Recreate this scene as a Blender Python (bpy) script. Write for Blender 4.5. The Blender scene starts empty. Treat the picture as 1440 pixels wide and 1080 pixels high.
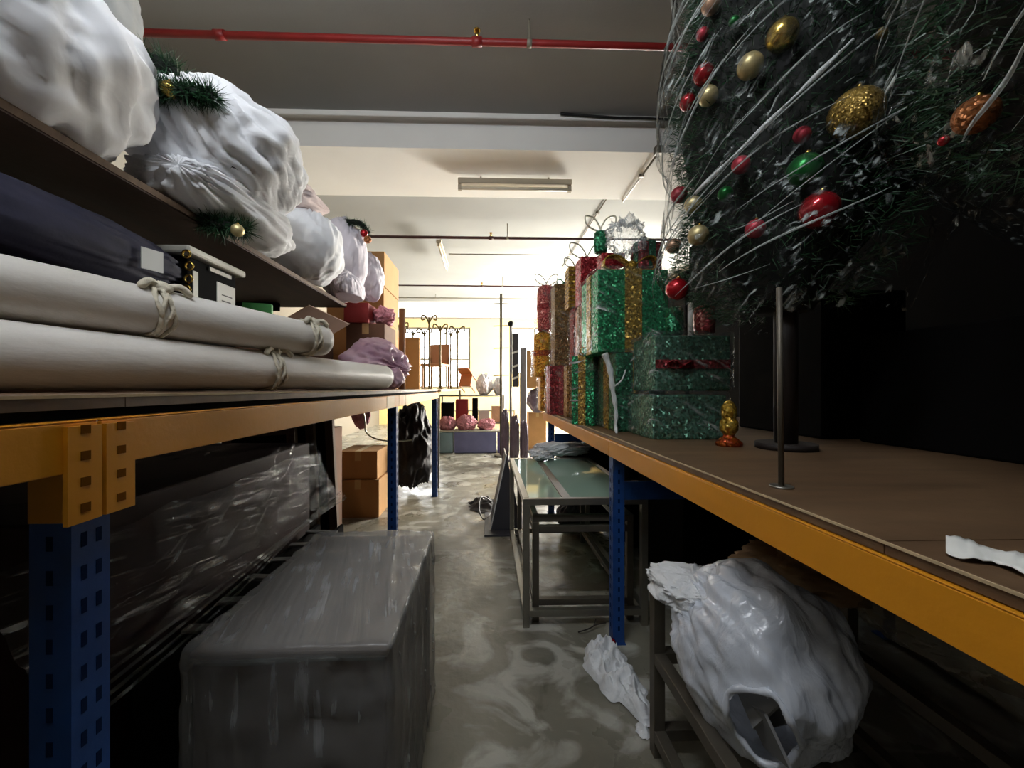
import bpy, bmesh, math, random
from mathutils import Vector, Matrix, noise
from mathutils.bvhtree import BVHTree
SC = bpy.context.scene
COL = SC.collection
random.seed(7)
V = Vector
PI = math.pi
R = math.radians

# ------------------------------------------------------------------ camera, world, light, exposure
F = 560.0
YAW = R(1.8)
EYE = V((0, 0, 1.10))
CX, CY = 702.6, 546.0
cam = bpy.data.cameras.new('camera')
cam.sensor_width = 36.0
cam.lens = F / 1440.0 * 36.0
cam.shift_x = (720 - CX) / 1440.0
cam.shift_y = (CY - 540) / 1440.0
cam.clip_start = 0.02
co = bpy.data.objects.new('camera', cam)
COL.objects.link(co)
co.location = EYE
co.rotation_euler = (PI / 2, 0, -YAW)
SC.camera = co

w = bpy.data.worlds.new('world')
SC.world = w
w.use_nodes = True
w.node_tree.nodes['Background'].inputs[0].default_value = (0.9, 0.95, 1.0, 1)
w.node_tree.nodes['Background'].inputs[1].default_value = 0.3
SC.view_settings.view_transform = 'Standard'
SC.view_settings.look = 'None'
SC.view_settings.gamma = 1.0
SC.view_settings.exposure = 0.0
SC.view_settings.use_curve_mapping = False
SC.cycles.max_bounces = 8
SC.cycles.diffuse_bounces = 4
SC.cycles.glossy_bounces = 4
SC.cycles.transmission_bounces = 6
SC.cycles.transparent_max_bounces = 24
SC.cycles.sample_clamp_indirect = 6.0
SC.cycles.caustics_reflective = False
SC.cycles.caustics_refractive = False
WIN = 15.0        # window daylight
WIN_SIDE = 100.0
FILL_TUBE = 215.0      # added unseen tube above the camera, brightens the foreground
TUBE_FAR = 40.0
FILL_TUBE_LEFT = 70.0  # added unseen tube at left, lights the right rack side


def lin(c):
    out = []
    for v in c[:3]:
        v = v / 255.0
        out.append(v / 12.92 if v <= 0.04045 else ((v + 0.055) / 1.055) ** 2.4)
    return (*out, 1.0)


def ray(px, py):
    a = (px - CX) / F
    b = (CY - py) / F
    f = V((math.sin(YAW), math.cos(YAW), 0))
    r = V((math.cos(YAW), -math.sin(YAW), 0))
    return f + r * a + V((0, 0, b))


def P(px, py, Y):
    d = ray(px, py)
    return EYE + d * (Y / d.y)


def PZ(px, py, z):
    d = ray(px, py)
    return EYE + d * ((z - EYE.z) / d.z)


def N(p, s=1.0, o=0.0):
    return noise.noise(V((p[0] * s + o, p[1] * s + o * 1.7, p[2] * s - o * 0.6)))


def ridge(p, s, o):
    return 1.0 - abs(N(p, s, o)) * 2.2


# ------------------------------------------------------------------ materials
MATS = {}


def nodes(name):
    m = bpy.data.materials.new(name)
    m.use_nodes = True
    nt = m.node_tree
    return m, nt, nt.nodes, nt.links, nt.nodes['Principled BSDF']


def mat(name, color, rough=0.6, metal=0.0, var=0.0, vscale=6.0, bump=0.0, bscale=30.0, stretch=(1, 1, 1), color2=None, spec=0.5, detail=4.0, dist=0.0, contrast=None, vstretch=None, coat=0.0):
    if name in MATS:
        return MATS[name]
    m, nt, ns, ls, b = nodes(name)
    c = lin(color)
    b.inputs['Base Color'].default_value = c
    b.inputs['Roughness'].default_value = rough
    b.inputs['Metallic'].default_value = metal
    b.inputs['Specular IOR Level'].default_value = spec
    b.inputs['Coat Weight'].default_value = coat
    tc = ns.new('ShaderNodeTexCoord')
    if var > 0 or color2:
        mp = ns.new('ShaderNodeMapping')
        mp.inputs['Scale'].default_value = vstretch or (1, 1, 1)
        ls.new(tc.outputs['Object'], mp.inputs[0])
        nz = ns.new('ShaderNodeTexNoise')
        nz.inputs['Scale'].default_value = vscale
        nz.inputs['Detail'].default_value = 6
        nz.inputs['Distortion'].default_value = dist
        ls.new(mp.outputs[0], nz.inputs['Vector'])
        rp = ns.new('ShaderNodeValToRGB')
        lo, hi = contrast or (0.3, 0.7)
        rp.color_ramp.elements[0].position = lo
        rp.color_ramp.elements[1].position = hi
        if color2:
            c2 = lin(color2)
        else:
            c2 = tuple(min(1, v * (1 + var)) for v in c[:3]) + (1,)
            c = tuple(v * (1 - var) for v in c[:3]) + (1,)
        rp.color_ramp.elements[0].color = c
        rp.color_ramp.elements[1].color = c2
        ls.new(nz.outputs['Fac'], rp.inputs[0])
        ls.new(rp.outputs[0], b.inputs['Base Color'])
    if bump > 0:
        mp2 = ns.new('ShaderNodeMapping')
        mp2.inputs['Scale'].default_value = stretch
        ls.new(tc.outputs['Object'], mp2.inputs[0])
        n2 = ns.new('ShaderNodeTexNoise')
        n2.inputs['Scale'].default_value = bscale
        n2.inputs['Detail'].default_value = detail
        n2.inputs['Distortion'].default_value = dist
        ls.new(mp2.outputs[0], n2.inputs['Vector'])
        bp = ns.new('ShaderNodeBump')
        bp.inputs['Strength'].default_value = bump
        bp.inputs['Distance'].default_value = 0.02
        ls.new(n2.outputs['Fac'], bp.inputs['Height'])
        ls.new(bp.outputs[0], b.inputs['Normal'])
    MATS[name] = m
    return m


def film(name, tint=(235, 240, 240), base=0.05, crease=0.55, rough=0.14, scale=5.0, stretch=(1, 1, 1), bump=0.8, facing=0.35, trans=(250, 250, 250), streak=0.56, rot=(0, 0, 0), between=None):
    """clear stretch film: mostly transparent, shiny, more opaque along its creases"""
    if name in MATS:
        return MATS[name]
    m, nt, ns, ls, b = nodes(name)
    out = ns['Material Output']
    b.inputs['Base Color'].default_value = lin(tint)
    b.inputs['Roughness'].default_value = rough
    b.inputs['Specular IOR Level'].default_value = 0.8
    tc = ns.new('ShaderNodeTexCoord')
    mp = ns.new('ShaderNodeMapping')
    mp.vector_type = 'TEXTURE'
    mp.inputs['Scale'].default_value = stretch
    mp.inputs['Rotation'].default_value = rot
    ls.new(tc.outputs['Object'], mp.inputs[0])
    nz = ns.new('ShaderNodeTexNoise')
    nz.inputs['Scale'].default_value = scale * 4.0
    nz.inputs['Detail'].default_value = 5
    nz.inputs['Distortion'].default_value = 0.5
    ls.new(mp.outputs[0], nz.inputs['Vector'])
    mr = ns.new('ShaderNodeMapRange')
    mr.inputs['From Min'].default_value = streak
    mr.inputs['From Max'].default_value = streak + 0.13
    ls.new(nz.outputs['Fac'], mr.inputs['Value'])
    # creases come and go over the sheet
    n3 = ns.new('ShaderNodeTexNoise'); n3.inputs['Scale'].default_value = scale * 0.7; n3.inputs['Detail'].default_value = 2
    ls.new(tc.outputs['Object'], n3.inputs['Vector'])
    r3 = ns.new('ShaderNodeMapRange'); r3.inputs['From Min'].default_value = 0.40; r3.inputs['From Max'].default_value = 0.62
    ls.new(n3.outputs['Fac'], r3.inputs['Value'])
    mu = ns.new('ShaderNodeMath'); mu.operation = 'MULTIPLY'
    ls.new(mr.outputs[0], mu.inputs[0]); ls.new(r3.outputs[0], mu.inputs[1])
    mc = ns.new('ShaderNodeMath'); mc.operation = 'MULTIPLY_ADD'
    mc.inputs[1].default_value = crease; mc.inputs[2].default_value = base
    ls.new(mu.outputs[0], mc.inputs[0])
    cm = ns.new('ShaderNodeMix'); cm.data_type = 'RGBA'
    cm.inputs[6].default_value = lin(between or tint); cm.inputs[7].default_value = lin(tint)
    ls.new(mu.outputs[0], cm.inputs[0]); ls.new(cm.outputs[2], b.inputs['Base Color'])
    lw = ns.new('ShaderNodeLayerWeight'); lw.inputs['Blend'].default_value = 0.25
    pw = ns.new('ShaderNodeMath'); pw.operation = 'MULTIPLY_ADD'
    pw.inputs[1].default_value = facing
    ls.new(lw.outputs['Facing'], pw.inputs[0]); ls.new(mc.outputs[0], pw.inputs[2])
    pw.use_clamp = True
    tr = ns.new('ShaderNodeBsdfTransparent'); tr.inputs[0].default_value = lin(trans)
    mx = ns.new('ShaderNodeMixShader')
    ls.new(pw.outputs[0], mx.inputs[0]); ls.new(tr.outputs[0], mx.inputs[1]); ls.new(b.outputs[0], mx.inputs[2])
    bp = ns.new('ShaderNodeBump'); bp.inputs['Strength'].default_value = bump; bp.inputs['Distance'].default_value = 0.02
    n4 = ns.new('ShaderNodeTexNoise'); n4.inputs['Scale'].default_value = scale * 2.2; n4.inputs['Detail'].default_value = 5; n4.inputs['Distortion'].default_value = 1.0
    ls.new(mp.outputs[0], n4.inputs['Vector'])
    ls.new(n4.outputs['Fac'], bp.inputs['Height'])
    ls.new(bp.outputs[0], b.inputs['Normal'])
    ls.new(mx.outputs[0], out.inputs['Surface'])
    MATS[name] = m
    return m


def glitter(name, color, color2=None, scale=160.0, rough=0.35, metal=0.6):
    if name in MATS:
        return MATS[name]
    m, nt, ns, ls, b = nodes(name)
    b.inputs['Roughness'].default_value = rough
    b.inputs['Metallic'].default_value = metal
    tc = ns.new('ShaderNodeTexCoord')
    vo = ns.new('ShaderNodeTexVoronoi'); vo.inputs['Scale'].default_value = scale
    ls.new(tc.outputs['Object'], vo.inputs['Vector'])
    rp = ns.new('ShaderNodeValToRGB')
    c = lin(color)
    rp.color_ramp.elements[0].color = tuple(v * 0.35 for v in c[:3]) + (1,)
    rp.color_ramp.elements[1].color = lin(color2) if color2 else tuple(min(1, v * 1.5 + .02) for v in c[:3]) + (1,)
    e = rp.color_ramp.elements.new(0.55); e.color = c
    sp = ns.new('ShaderNodeSeparateColor')
    ls.new(vo.outputs['Color'], sp.inputs[0]); ls.new(sp.outputs[0], rp.inputs[0])
    ls.new(rp.outputs[0], b.inputs['Base Color'])
    ge = ns.new('ShaderNodeNewGeometry')
    vm = ns.new('ShaderNodeVectorMath'); vm.operation = 'SUBTRACT'; vm.inputs[1].default_value = (.5, .5, .5)
    ls.new(vo.outputs['Color'], vm.inputs[0])
    vs = ns.new('ShaderNodeVectorMath'); vs.operation = 'SCALE'; vs.inputs['Scale'].default_value = 1.1
    ls.new(vm.outputs[0], vs.inputs[0])
    va = ns.new('ShaderNodeVectorMath'); va.operation = 'ADD'
    ls.new(ge.outputs['Normal'], va.inputs[0]); ls.new(vs.outputs[0], va.inputs[1])
    vn = ns.new('ShaderNodeVectorMath'); vn.operation = 'NORMALIZE'
    ls.new(va.outputs[0], vn.inputs[0]); ls.new(vn.outputs[0], b.inputs['Normal'])
    MATS[name] = m
    return m


def emit(name, color, strength):
    if name in MATS:
        return MATS[name]
    m, nt, ns, ls, b = nodes(name)
    ns.remove(b)
    e = ns.new('ShaderNodeEmission')
    e.inputs[0].default_value = lin(color)
    e.inputs[1].default_value = strength
    ls.new(e.outputs[0], ns['Material Output'].inputs['Surface'])
    MATS[name] = m
    return m


def floor_mat():
    m, nt, ns, ls, b = nodes('painted_concrete_floor')
    tc = ns.new('ShaderNodeTexCoord')

    def nz(scale, detail, dist=0.0, st=(1, 1, 1)):
        mp = ns.new('ShaderNodeMapping'); mp.inputs['Scale'].default_value = st
        ls.new(tc.outputs['Object'], mp.inputs[0])
        n = ns.new('ShaderNodeTexNoise'); n.inputs['Scale'].default_value = scale; n.inputs['Detail'].default_value = detail; n.inputs['Distortion'].default_value = dist
        ls.new(mp.outputs[0], n.inputs['Vector'])
        return n.outputs['Fac']

    def ramp(fac, a, b_, ca, cb):
        r = ns.new('ShaderNodeValToRGB')
        r.color_ramp.elements[0].position = a; r.color_ramp.elements[1].position = b_
        r.color_ramp.elements[0].color = ca; r.color_ramp.elements[1].color = cb
        ls.new(fac, r.inputs[0]); return r.outputs[0]
    base = ramp(nz(1.6, 8, .5), .3, .72, lin((100, 97, 85)), lin((138, 134, 120)))
    patch = ramp(nz(4.5, 9, 1.2), .5, .62, (0, 0, 0, 1), (1, 1, 1, 1))
    mx = ns.new('ShaderNodeMix'); mx.data_type = 'RGBA'
    ls.new(patch, mx.inputs[0]); ls.new(base, mx.inputs[6]); mx.inputs[7].default_value = lin((172, 170, 160))
    stain = ramp(nz(9.0, 8, .6, (1, .5, 1)), .62, .74, (1, 1, 1, 1), (.45, .42, .38, 1))
    m2 = ns.new('ShaderNodeMix'); m2.data_type = 'RGBA'; m2.blend_type = 'MULTIPLY'; m2.inputs[0].default_value = 0.8
    ls.new(mx.outputs[2], m2.inputs[6]); ls.new(stain, m2.inputs[7])
    ls.new(m2.outputs[2], b.inputs['Base Color'])
    rr = ns.new('ShaderNodeMapRange'); rr.inputs['From Min'].default_value = .35; rr.inputs['From Max'].default_value = .65; rr.inputs['To Min'].default_value = .22; rr.inputs['To Max'].default_value = .55
    ls.new(nz(5, 6), rr.inputs['Value']); ls.new(rr.outputs[0], b.inputs['Roughness'])
    bp = ns.new('ShaderNodeBump'); bp.inputs['Strength'].default_value = .25; bp.inputs['Distance'].default_value = .01
    ls.new(nz(22, 8), bp.inputs['Height']); ls.new(bp.outputs[0], b.inputs['Normal'])
    return m


M = {}
M['floor'] = floor_mat()
M['beamwhite'] = mat('white_beam_paint', (240, 239, 234), .85, var=.04, vscale=1.5)
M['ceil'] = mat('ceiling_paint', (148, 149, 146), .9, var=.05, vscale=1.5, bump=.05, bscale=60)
M['wall'] = mat('cream_wall_paint', (236, 206, 140), .85, var=.04, vscale=1.2)
M['wallgrey'] = mat('grey_wall_paint', (120, 112, 98), .9, var=.08, vscale=1.0)
M['beamyellow'] = mat('orange_yellow_steel_paint', (214, 142, 26), .42, var=.10, vscale=9, bump=.04, bscale=70, vstretch=(1, .3, 1))
M['postblue'] = mat('blue_steel_paint', (22, 66, 130), .45, var=.15, vscale=20, bump=.05, bscale=60)
M['hole'] = mat('dark_slot', (14, 32, 66), .95, spec=.05)
M['hole_y'] = mat('brown_slot', (112, 68, 14), .95, spec=.05)
M['ply'] = mat('brown_board', (88, 66, 46), .5, color2=(112, 87, 62), vscale=3, vstretch=(1, 5, 5), bump=.04, bscale=40)
M['plyedge'] = mat('pale_board_edge', (190, 168, 132), .7, var=.15, vscale=30)
M['darkboard'] = mat('dark_brown_board', (46, 25, 14), .7, color2=(60, 34, 20), vscale=4, vstretch=(5, 1, 5), bump=.05, bscale=40)
M['sheet'] = mat('white_cotton_sheet', (240, 241, 244), .85, var=.03, vscale=4, bump=.22, bscale=7, dist=.8, detail=3, spec=.2)
M['sheet2'] = mat('lavender_white_sheet', (228, 222, 230), .85, var=.06, vscale=5, bump=.25, bscale=8, dist=.8, detail=3, spec=.2)
M['sheetgrey'] = mat('grey_sheet', (150, 152, 152), .85, var=.06, vscale=4, bump=.25, bscale=8, dist=.8, spec=.2)
M['sheetwarm'] = mat('warm_grey_sheet', (196, 182, 180), .85, var=.08, vscale=5, bump=.3, bscale=10, dist=.8, spec=.2)
M['vinyl'] = mat('white_vinyl_cover', (226, 222, 216), .42, color2=(200, 194, 184), vscale=2.2, vstretch=(4, 1, 4), bump=.08, bscale=16, stretch=(3, .6, 3))
M['string'] = mat('cream_rag_strip', (206, 198, 178), .9, var=.15, vscale=40, bump=.4, bscale=60)
M['navy'] = mat('navy_cloth', (11, 14, 44), .8, var=.12, vscale=8, bump=.2, bscale=14)
M['brass'] = mat('brass', (214, 178, 92), .25, 1.0)
M['black'] = mat('black_plastic', (14, 14, 15), .6, spec=.25)
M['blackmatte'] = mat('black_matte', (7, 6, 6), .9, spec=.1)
M['blackbag'] = mat('black_bin_bag', (34, 28, 30), .55, bump=.25, bscale=9, dist=.6, spec=.3)
M['lid'] = mat('grey_white_plastic', (196, 194, 182), .5)
M['paper'] = mat('white_paper', (232, 232, 226), .8, var=.03, vscale=10)
M['papergrey'] = mat('grey_card', (128, 128, 128), .8, var=.06, vscale=8)
M['ink'] = mat('grey_ink', (92, 90, 90), .8)
M['greencard'] = mat('green_card', (70, 150, 76), .6)
M['carton'] = mat('cardboard', (176, 132, 82), .85, var=.07, vscale=7, bump=.05, bscale=50)
M['cartondark'] = mat('dark_brown_cardboard', (104, 74, 54), .85, var=.10, vscale=7)
M['cartonred'] = mat('red_card', (150, 44, 44), .7, var=.08, vscale=10)
M['tape'] = mat('tan_parcel_tape', (196, 164, 112), .35)
M['pinkcloth'] = mat('pink_net', (206, 140, 150), .7, var=.2, vscale=30, bump=.5, bscale=30)
M['purplebag'] = mat('purple_pink_plastic_bag', (168, 122, 148), .38, color2=(214, 182, 194), vscale=5, vstretch=(1, 1, 2), bump=.35, bscale=6, dist=.8)
M['maroon'] = mat('maroon_veneer', (40, 13, 14), .6, spec=.2, var=.15, vscale=5)
M['cabtop'] = mat('dark_taupe_veneer', (74, 62, 54), .5, var=.12, vscale=4)
M['steel'] = mat('brushed_steel', (150, 146, 136), .38, .85, var=.08, vscale=12, bump=.05, bscale=80)
M['steeldark'] = mat('dull_steel', (98, 92, 82), .5, .6, var=.12, vscale=12)
M['wood'] = mat('greyed_wood', (98, 78, 60), .75, var=.2, vscale=8, vstretch=(6, 6, .6))
M['redpipe'] = mat('red_pipe_paint', (140, 36, 34), .45, var=.1, vscale=9)
M['maroonpipe'] = mat('dark_maroon_pipe_paint', (58, 22, 22), .5)
M['greypipe'] = mat('grey_pipe', (130, 124, 110), .5)
M['cable'] = mat('black_cable', (18, 17, 17), .5)
M['fixture'] = mat('grey_enamel', (170, 160, 140), .5)
M['tubeoff'] = mat('unlit_tube_glass', (226, 220, 200), .3)
M['tubeon'] = emit('lit_tube', (244, 249, 255), FILL_TUBE)
M['tubeleft'] = emit('lit_tube_left', (255, 250, 240), FILL_TUBE_LEFT)
M['tubefar'] = emit('lit_tube_far', (255, 246, 224), TUBE_FAR)
M['sky'] = emit('daylit_frosted_pane', (248, 252, 255), WIN)
M['skyside'] = emit('daylit_frosted_side_pane', (255, 250, 240), WIN_SIDE)
M['winframe'] = mat('grey_window_frame', (112, 106, 92), .5)
M['needle'] = mat('green_tinsel_needles', (22, 52, 30), .45, color2=(38, 84, 50), vscale=9, spec=.5)
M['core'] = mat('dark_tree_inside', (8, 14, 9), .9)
M['treestand'] = mat('dark_brown_wood', (26, 16, 12), .7)
M['gold'] = mat('gold_bauble', (206, 176, 92), .22, .9)
M['goldsatin'] = mat('pale_gold_satin', (206, 190, 140), .42, .6)
M['red'] = mat('red_bauble', (176, 20, 34), .18, .55, coat=.6)
M['redsatin'] = mat('pink_red_satin', (176, 50, 66), .45, .4)
M['green'] = mat('green_bauble', (22, 110, 48), .28, .55)
M['pinkgold'] = mat('pink_gold_bauble', (200, 160, 132), .4, .5)
M['goldglit'] = glitter('gold_glitter', (190, 156, 78), scale=300)
M['copperglit'] = glitter('copper_glitter', (168, 104, 58), scale=300)
M['g_green'] = glitter('green_glitter_mesh', (18, 140, 84), (70, 220, 150), 130)
M['g_dgreen'] = glitter('dark_green_glitter_mesh', (26, 108, 72), (90, 190, 140), 130)
M['g_mint'] = glitter('grey_green_glitter_mesh', (88, 146, 120), (170, 215, 190), 130)
M['g_gold'] = glitter('gold_glitter_mesh', (176, 138, 40), (240, 210, 110), 130)
M['g_brown'] = glitter('bronze_glitter_mesh', (142, 106, 58), (200, 170, 110), 130)
M['g_yellow'] = glitter('amber_glitter_mesh', (232, 158, 26), (255, 224, 90), 110)
M['g_red'] = glitter('red_glitter_mesh', (150, 24, 34), (220, 90, 96), 130)
M['g_pink'] = glitter('pink_red_glitter_mesh', (196, 74, 80), (240, 170, 160), 130)
M['g_orange'] = glitter('rust_orange_glitter_mesh', (170, 64, 18), (230, 140, 50), 130)
M['wirewhite'] = mat('pale_wire', (200, 196, 176), .4, .5)
M['wiregold'] = mat('gold_wire', (96, 78, 40), .5, .2)
M['filmtree'] = film('clear_stretch_film_on_tree', tint=(205, 216, 214), between=(26, 30, 30), scale=17, stretch=(1.5, 22, 1), crease=.7, base=.05, rot=(R(-37), 0, 0), bump=.9, facing=.14, rough=.13, streak=.53)
M['filmgift'] = film('clear_film_on_gifts', tint=(225, 230, 228), between=(120, 128, 124), scale=13, stretch=(8, 8, 1), crease=.6, base=.09, rot=(R(-28), R(28), 0), bump=.9, facing=.15, rough=.13)
M['filmcab'] = film('clear_film_on_cabinet', tint=(200, 202, 204), between=(176, 175, 172), scale=12, stretch=(1, 14, 10), crease=.16, base=.32, bump=.5, facing=.3, rough=.25, rot=(0, 0, R(14)), streak=.52)
M['filmdark'] = film('clear_film_on_furniture', tint=(180, 184, 186), between=(20, 18, 18), scale=9, stretch=(1, 6, 1), crease=.6, base=.010, bump=.9, facing=.012, rot=(R(35), 0, 0), streak=.60)
M['bagclear'] = film('milky_plastic_bag', tint=(240, 243, 248), between=(214, 220, 230), scale=7, crease=.3, base=.80, bump=.6, facing=.3, rough=.22, trans=(240, 242, 246), stretch=(1, 1, 3))
M['bagdim'] = film('thin_clear_bag', tint=(200, 196, 186), scale=7, crease=.4, base=.22, bump=.6, facing=.3, rough=.25, trans=(230, 226, 216))
M['glass'] = film('greenish_table_glass', tint=(176, 206, 192), scale=.5, crease=0, base=.34, bump=0.0, facing=.7, rough=.05, trans=(196, 222, 208))  # pale base tint stands in for bright reflection on the glass
M['bingrey'] = mat('blue_grey_plastic', (116, 118, 160), .4, var=.12, vscale=5)
M['binteal'] = mat('pale_teal_plastic', (140, 168, 180), .4, var=.1, vscale=5)
M['binpurple'] = mat('violet_plastic', (92, 78, 140), .4, var=.12, vscale=5)
M['orangeseat'] = mat('orange_brown_seat', (196, 116, 66), .5)
M['chairleg'] = mat('tan_chair_leg', (120, 84, 46), .6)
M['brownseat'] = mat('tan_vinyl_seat', (168, 116, 82), .5)
M['rag'] = mat('white_rag', (228, 230, 232), .9, bump=.5, bscale=24, dist=1.2, var=.06, vscale=12, spec=.2)
M['kraft'] = mat('brown_kraft_paper', (186, 156, 120), .8, bump=.5, bscale=14, var=.1)
M['darkpanel'] = mat('charcoal_panel', (58, 58, 64), .5, var=.06, vscale=6)
M['greypanel'] = mat('grey_panel', (136, 134, 138), .5, var=.08, vscale=6)
M['purplewrap'] = mat('dim_purple_wrap', (96, 82, 96), .4, bump=.6, bscale=12, var=.2, vscale=8)


# ------------------------------------------------------------------ mesh builder
ORG = {}


def tag(o, label=None, cat=None, group=None, kind=None):
    if label: o['label'] = label
    if cat: o['category'] = cat
    if group: o['group'] = group
    if kind: o['kind'] = kind
    return o


def thing(name, label, cat, loc, group=None):
    o = bpy.data.objects.new(name, None)
    o.empty_display_size = .05
    COL.objects.link(o)
    o.location = V(loc)
    ORG[o.name] = V(loc)
    return tag(o, label, cat, group)


class MB:
    def __init__(s):
        s.v = []; s.f = []; s.m = []; s.sm = []

    def add(s, vs, fs, mi=0, smooth=False):
        n = len(s.v)
        s.v += [V(v) for v in vs]
        for f in fs:
            s.f.append(tuple(i + n for i in f)); s.m.append(mi); s.sm.append(smooth)
        return s

    def box(s, a, b, mi=0, rz=0.0, mt=None, piv=None):
        a = V(a); b = V(b)
        lo = V((min(a.x, b.x), min(a.y, b.y), min(a.z, b.z))); hi = V((max(a.x, b.x), max(a.y, b.y), max(a.z, b.z)))
        vs = [V((x, y, z)) for z in (lo.z, hi.z) for y in (lo.y, hi.y) for x in (lo.x, hi.x)]
        c = V(piv) if piv is not None else (lo + hi) / 2
        if rz:
            mm = Matrix.Rotation(rz, 3, 'Z')
            vs = [c + mm @ (v - c) for v in vs]
        if mt is not None:
            vs = [c + mt @ (v - c) for v in vs]
        return s.add(vs, [(0, 2, 3, 1), (4, 5, 7, 6), (0, 1, 5, 4), (2, 6, 7, 3), (0, 4, 6, 2), (1, 3, 7, 5)], mi)

    def bar(s, p0, p1, w, h, mi=0, up=(0, 0, 1)):
        p0 = V(p0); p1 = V(p1)
        d = (p1 - p0).normalized()
        u = V(up)
        if abs(d.dot(u)) > .98: u = V((0, 1, 0))
        a = d.cross(u).normalized() * (w / 2)
        b = a.cross(d).normalized() * (h / 2)
        vs = [p + i * a + j * b for p in (p0, p1) for (i, j) in ((-1, -1), (1, -1), (1, 1), (-1, 1))]
        return s.add(vs, [(0, 1, 2, 3), (7, 6, 5, 4), (0, 4, 5, 1), (1, 5, 6, 2), (2, 6, 7, 3), (3, 7, 4, 0)], mi)

    def cyl(s, p0, p1, r0, r1=None, n=16, mi=0, cap=True):
        return s.tube([p0, p1], [r0, r1 if r1 is not None else r0], n, mi, cap)

    def tube(s, pts, r, n=8, mi=0, cap=True, closed=False):
        pts = [V(p) for p in pts]
        k = len(pts)
        rs = r if isinstance(r, (list, tuple)) else [r] * k
        vs = []; fs = []
        prev = None
        for i, p in enumerate(pts):
            if closed:
                d = pts[(i + 1) % k] - pts[i - 1]
            else:
                d = pts[min(i + 1, k - 1)] - pts[max(i - 1, 0)]
            d.normalize()
            if prev is None:
                u = V((0, 0, 1)) if abs(d.z) < .9 else V((0, 1, 0))
                a = d.cross(u).normalized()
            else:
                a = (prev - d * prev.dot(d))
                a = a.normalized() if a.length > 1e-6 else prev
            prev = a
            b = d.cross(a)
            for j in range(n):
                t = 2 * PI * j / n
                vs.append(p + (a * math.cos(t) + b * math.sin(t)) * rs[i])
        last = k if closed else k - 1
        for i in range(last):
            i2 = (i + 1) % k
            for j in range(n):
                fs.append((i * n + j, i * n + (j + 1) % n, i2 * n + (j + 1) % n, i2 * n + j))
        s.add(vs, fs, mi, True)
        if cap and not closed:
            base = len(s.v) - len(vs)
            s.f.append(tuple(base + j for j in reversed(range(n)))); s.m.append(mi); s.sm.append(False)
            s.f.append(tuple(base + (k - 1) * n + j for j in range(n))); s.m.append(mi); s.sm.append(False)
        return s

    def lathe(s, c, prof, n=24, mi=0, mt=None, smooth=True):
        c = V(c)
        vs = []; fs = []
        for (r, z) in prof:
            for j in range(n):
                t = 2 * PI * j / n
                p = V((r * math.cos(t), r * math.sin(t), z))
                if mt is not None: p = mt @ p
                vs.append(c + p)
        for i in range(len(prof) - 1):
            for j in range(n):
                fs.append((i * n + j, i * n + (j + 1) % n, (i + 1) * n + (j + 1) % n, (i + 1) * n + j))
        return s.add(vs, fs, mi, smooth)

    def ball(s, c, r, n=28, mi=0, sc=(1, 1, 1), mt=None):
        k = max(6, n // 2)
        prof = [(math.sin(PI * i / k) * 1.0, -math.cos(PI * i / k)) for i in range(k + 1)]
        prof[0] = (1e-4, -1); prof[-1] = (1e-4, 1)
        mm = Matrix.Diagonal(V(sc)) * r
        if mt is not None: mm = mt @ mm
        return s.lathe(c, prof, n, mi, mm)

    def sack(s, c, rad, seed=1, pole=(0, 0, 1), folds=11, amp=.07, lump=.12, crease=.022, neck=0.0, flat=None, n=(96, 60), mi=0, cut=None, sq=1.0, rz=0.0, tight=.8):
        c = V(c)
        q = V(pole).normalized().to_track_quat('Z', 'Y').to_matrix()
        zz = Matrix.Rotation(rz, 3, 'Z')
        nu, nv = n
        vs = []; fs = []
        for i in range(nv + 1):
            th = PI * i / nv
            for j in range(nu):
                ph = 2 * PI * j / nu
                d = q @ V((math.sin(th) * math.cos(ph), math.sin(th) * math.sin(ph), math.cos(th)))
                dd = V((math.copysign(abs(d.x) ** sq, d.x), math.copysign(abs(d.y) ** sq, d.y), math.copysign(abs(d.z) ** sq, d.z)))
                e = lump * N(d, 1.6, seed) + .5 * lump * N(d, 3.4, seed + 9)
                wv = min(1, th / .35) * math.exp(-th * tight)
                g = math.sin(folds * ph + 3.0 * N(d, 1.8, seed + 3)) + .6 * math.sin(folds * 2.3 * ph + 4 * N(d, 2.2, seed + 5))
                e += amp * wv * (1 - abs(g)) * 1.1
                e += crease * (max(0, ridge(d, 3.2, seed + 21)) ** 3 - .3)
                e += crease * .5 * (max(0, ridge(d, 7.0, seed + 31)) ** 3 - .3)
                p = V((dd.x * rad[0], dd.y * rad[1], dd.z * rad[2])) * (1 + e)
                if neck:
                    p += V(pole).normalized() * neck * math.exp(-(th / .22) ** 2)
                if rz: p = zz @ p
                p += c
                if flat is not None and p.z < flat: p.z = flat
                vs.append(p)
        for i in range(nv):
            for j in range(nu):
                quad = (i * nu + j, (i + 1) * nu + j, (i + 1) * nu + (j + 1) % nu, i * nu + (j + 1) % nu)
                if cut and cut(sum((vs[k] for k in quad), V()) / 4): continue
                fs.append(quad)
        return s.add(vs, fs, mi, True)

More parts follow.
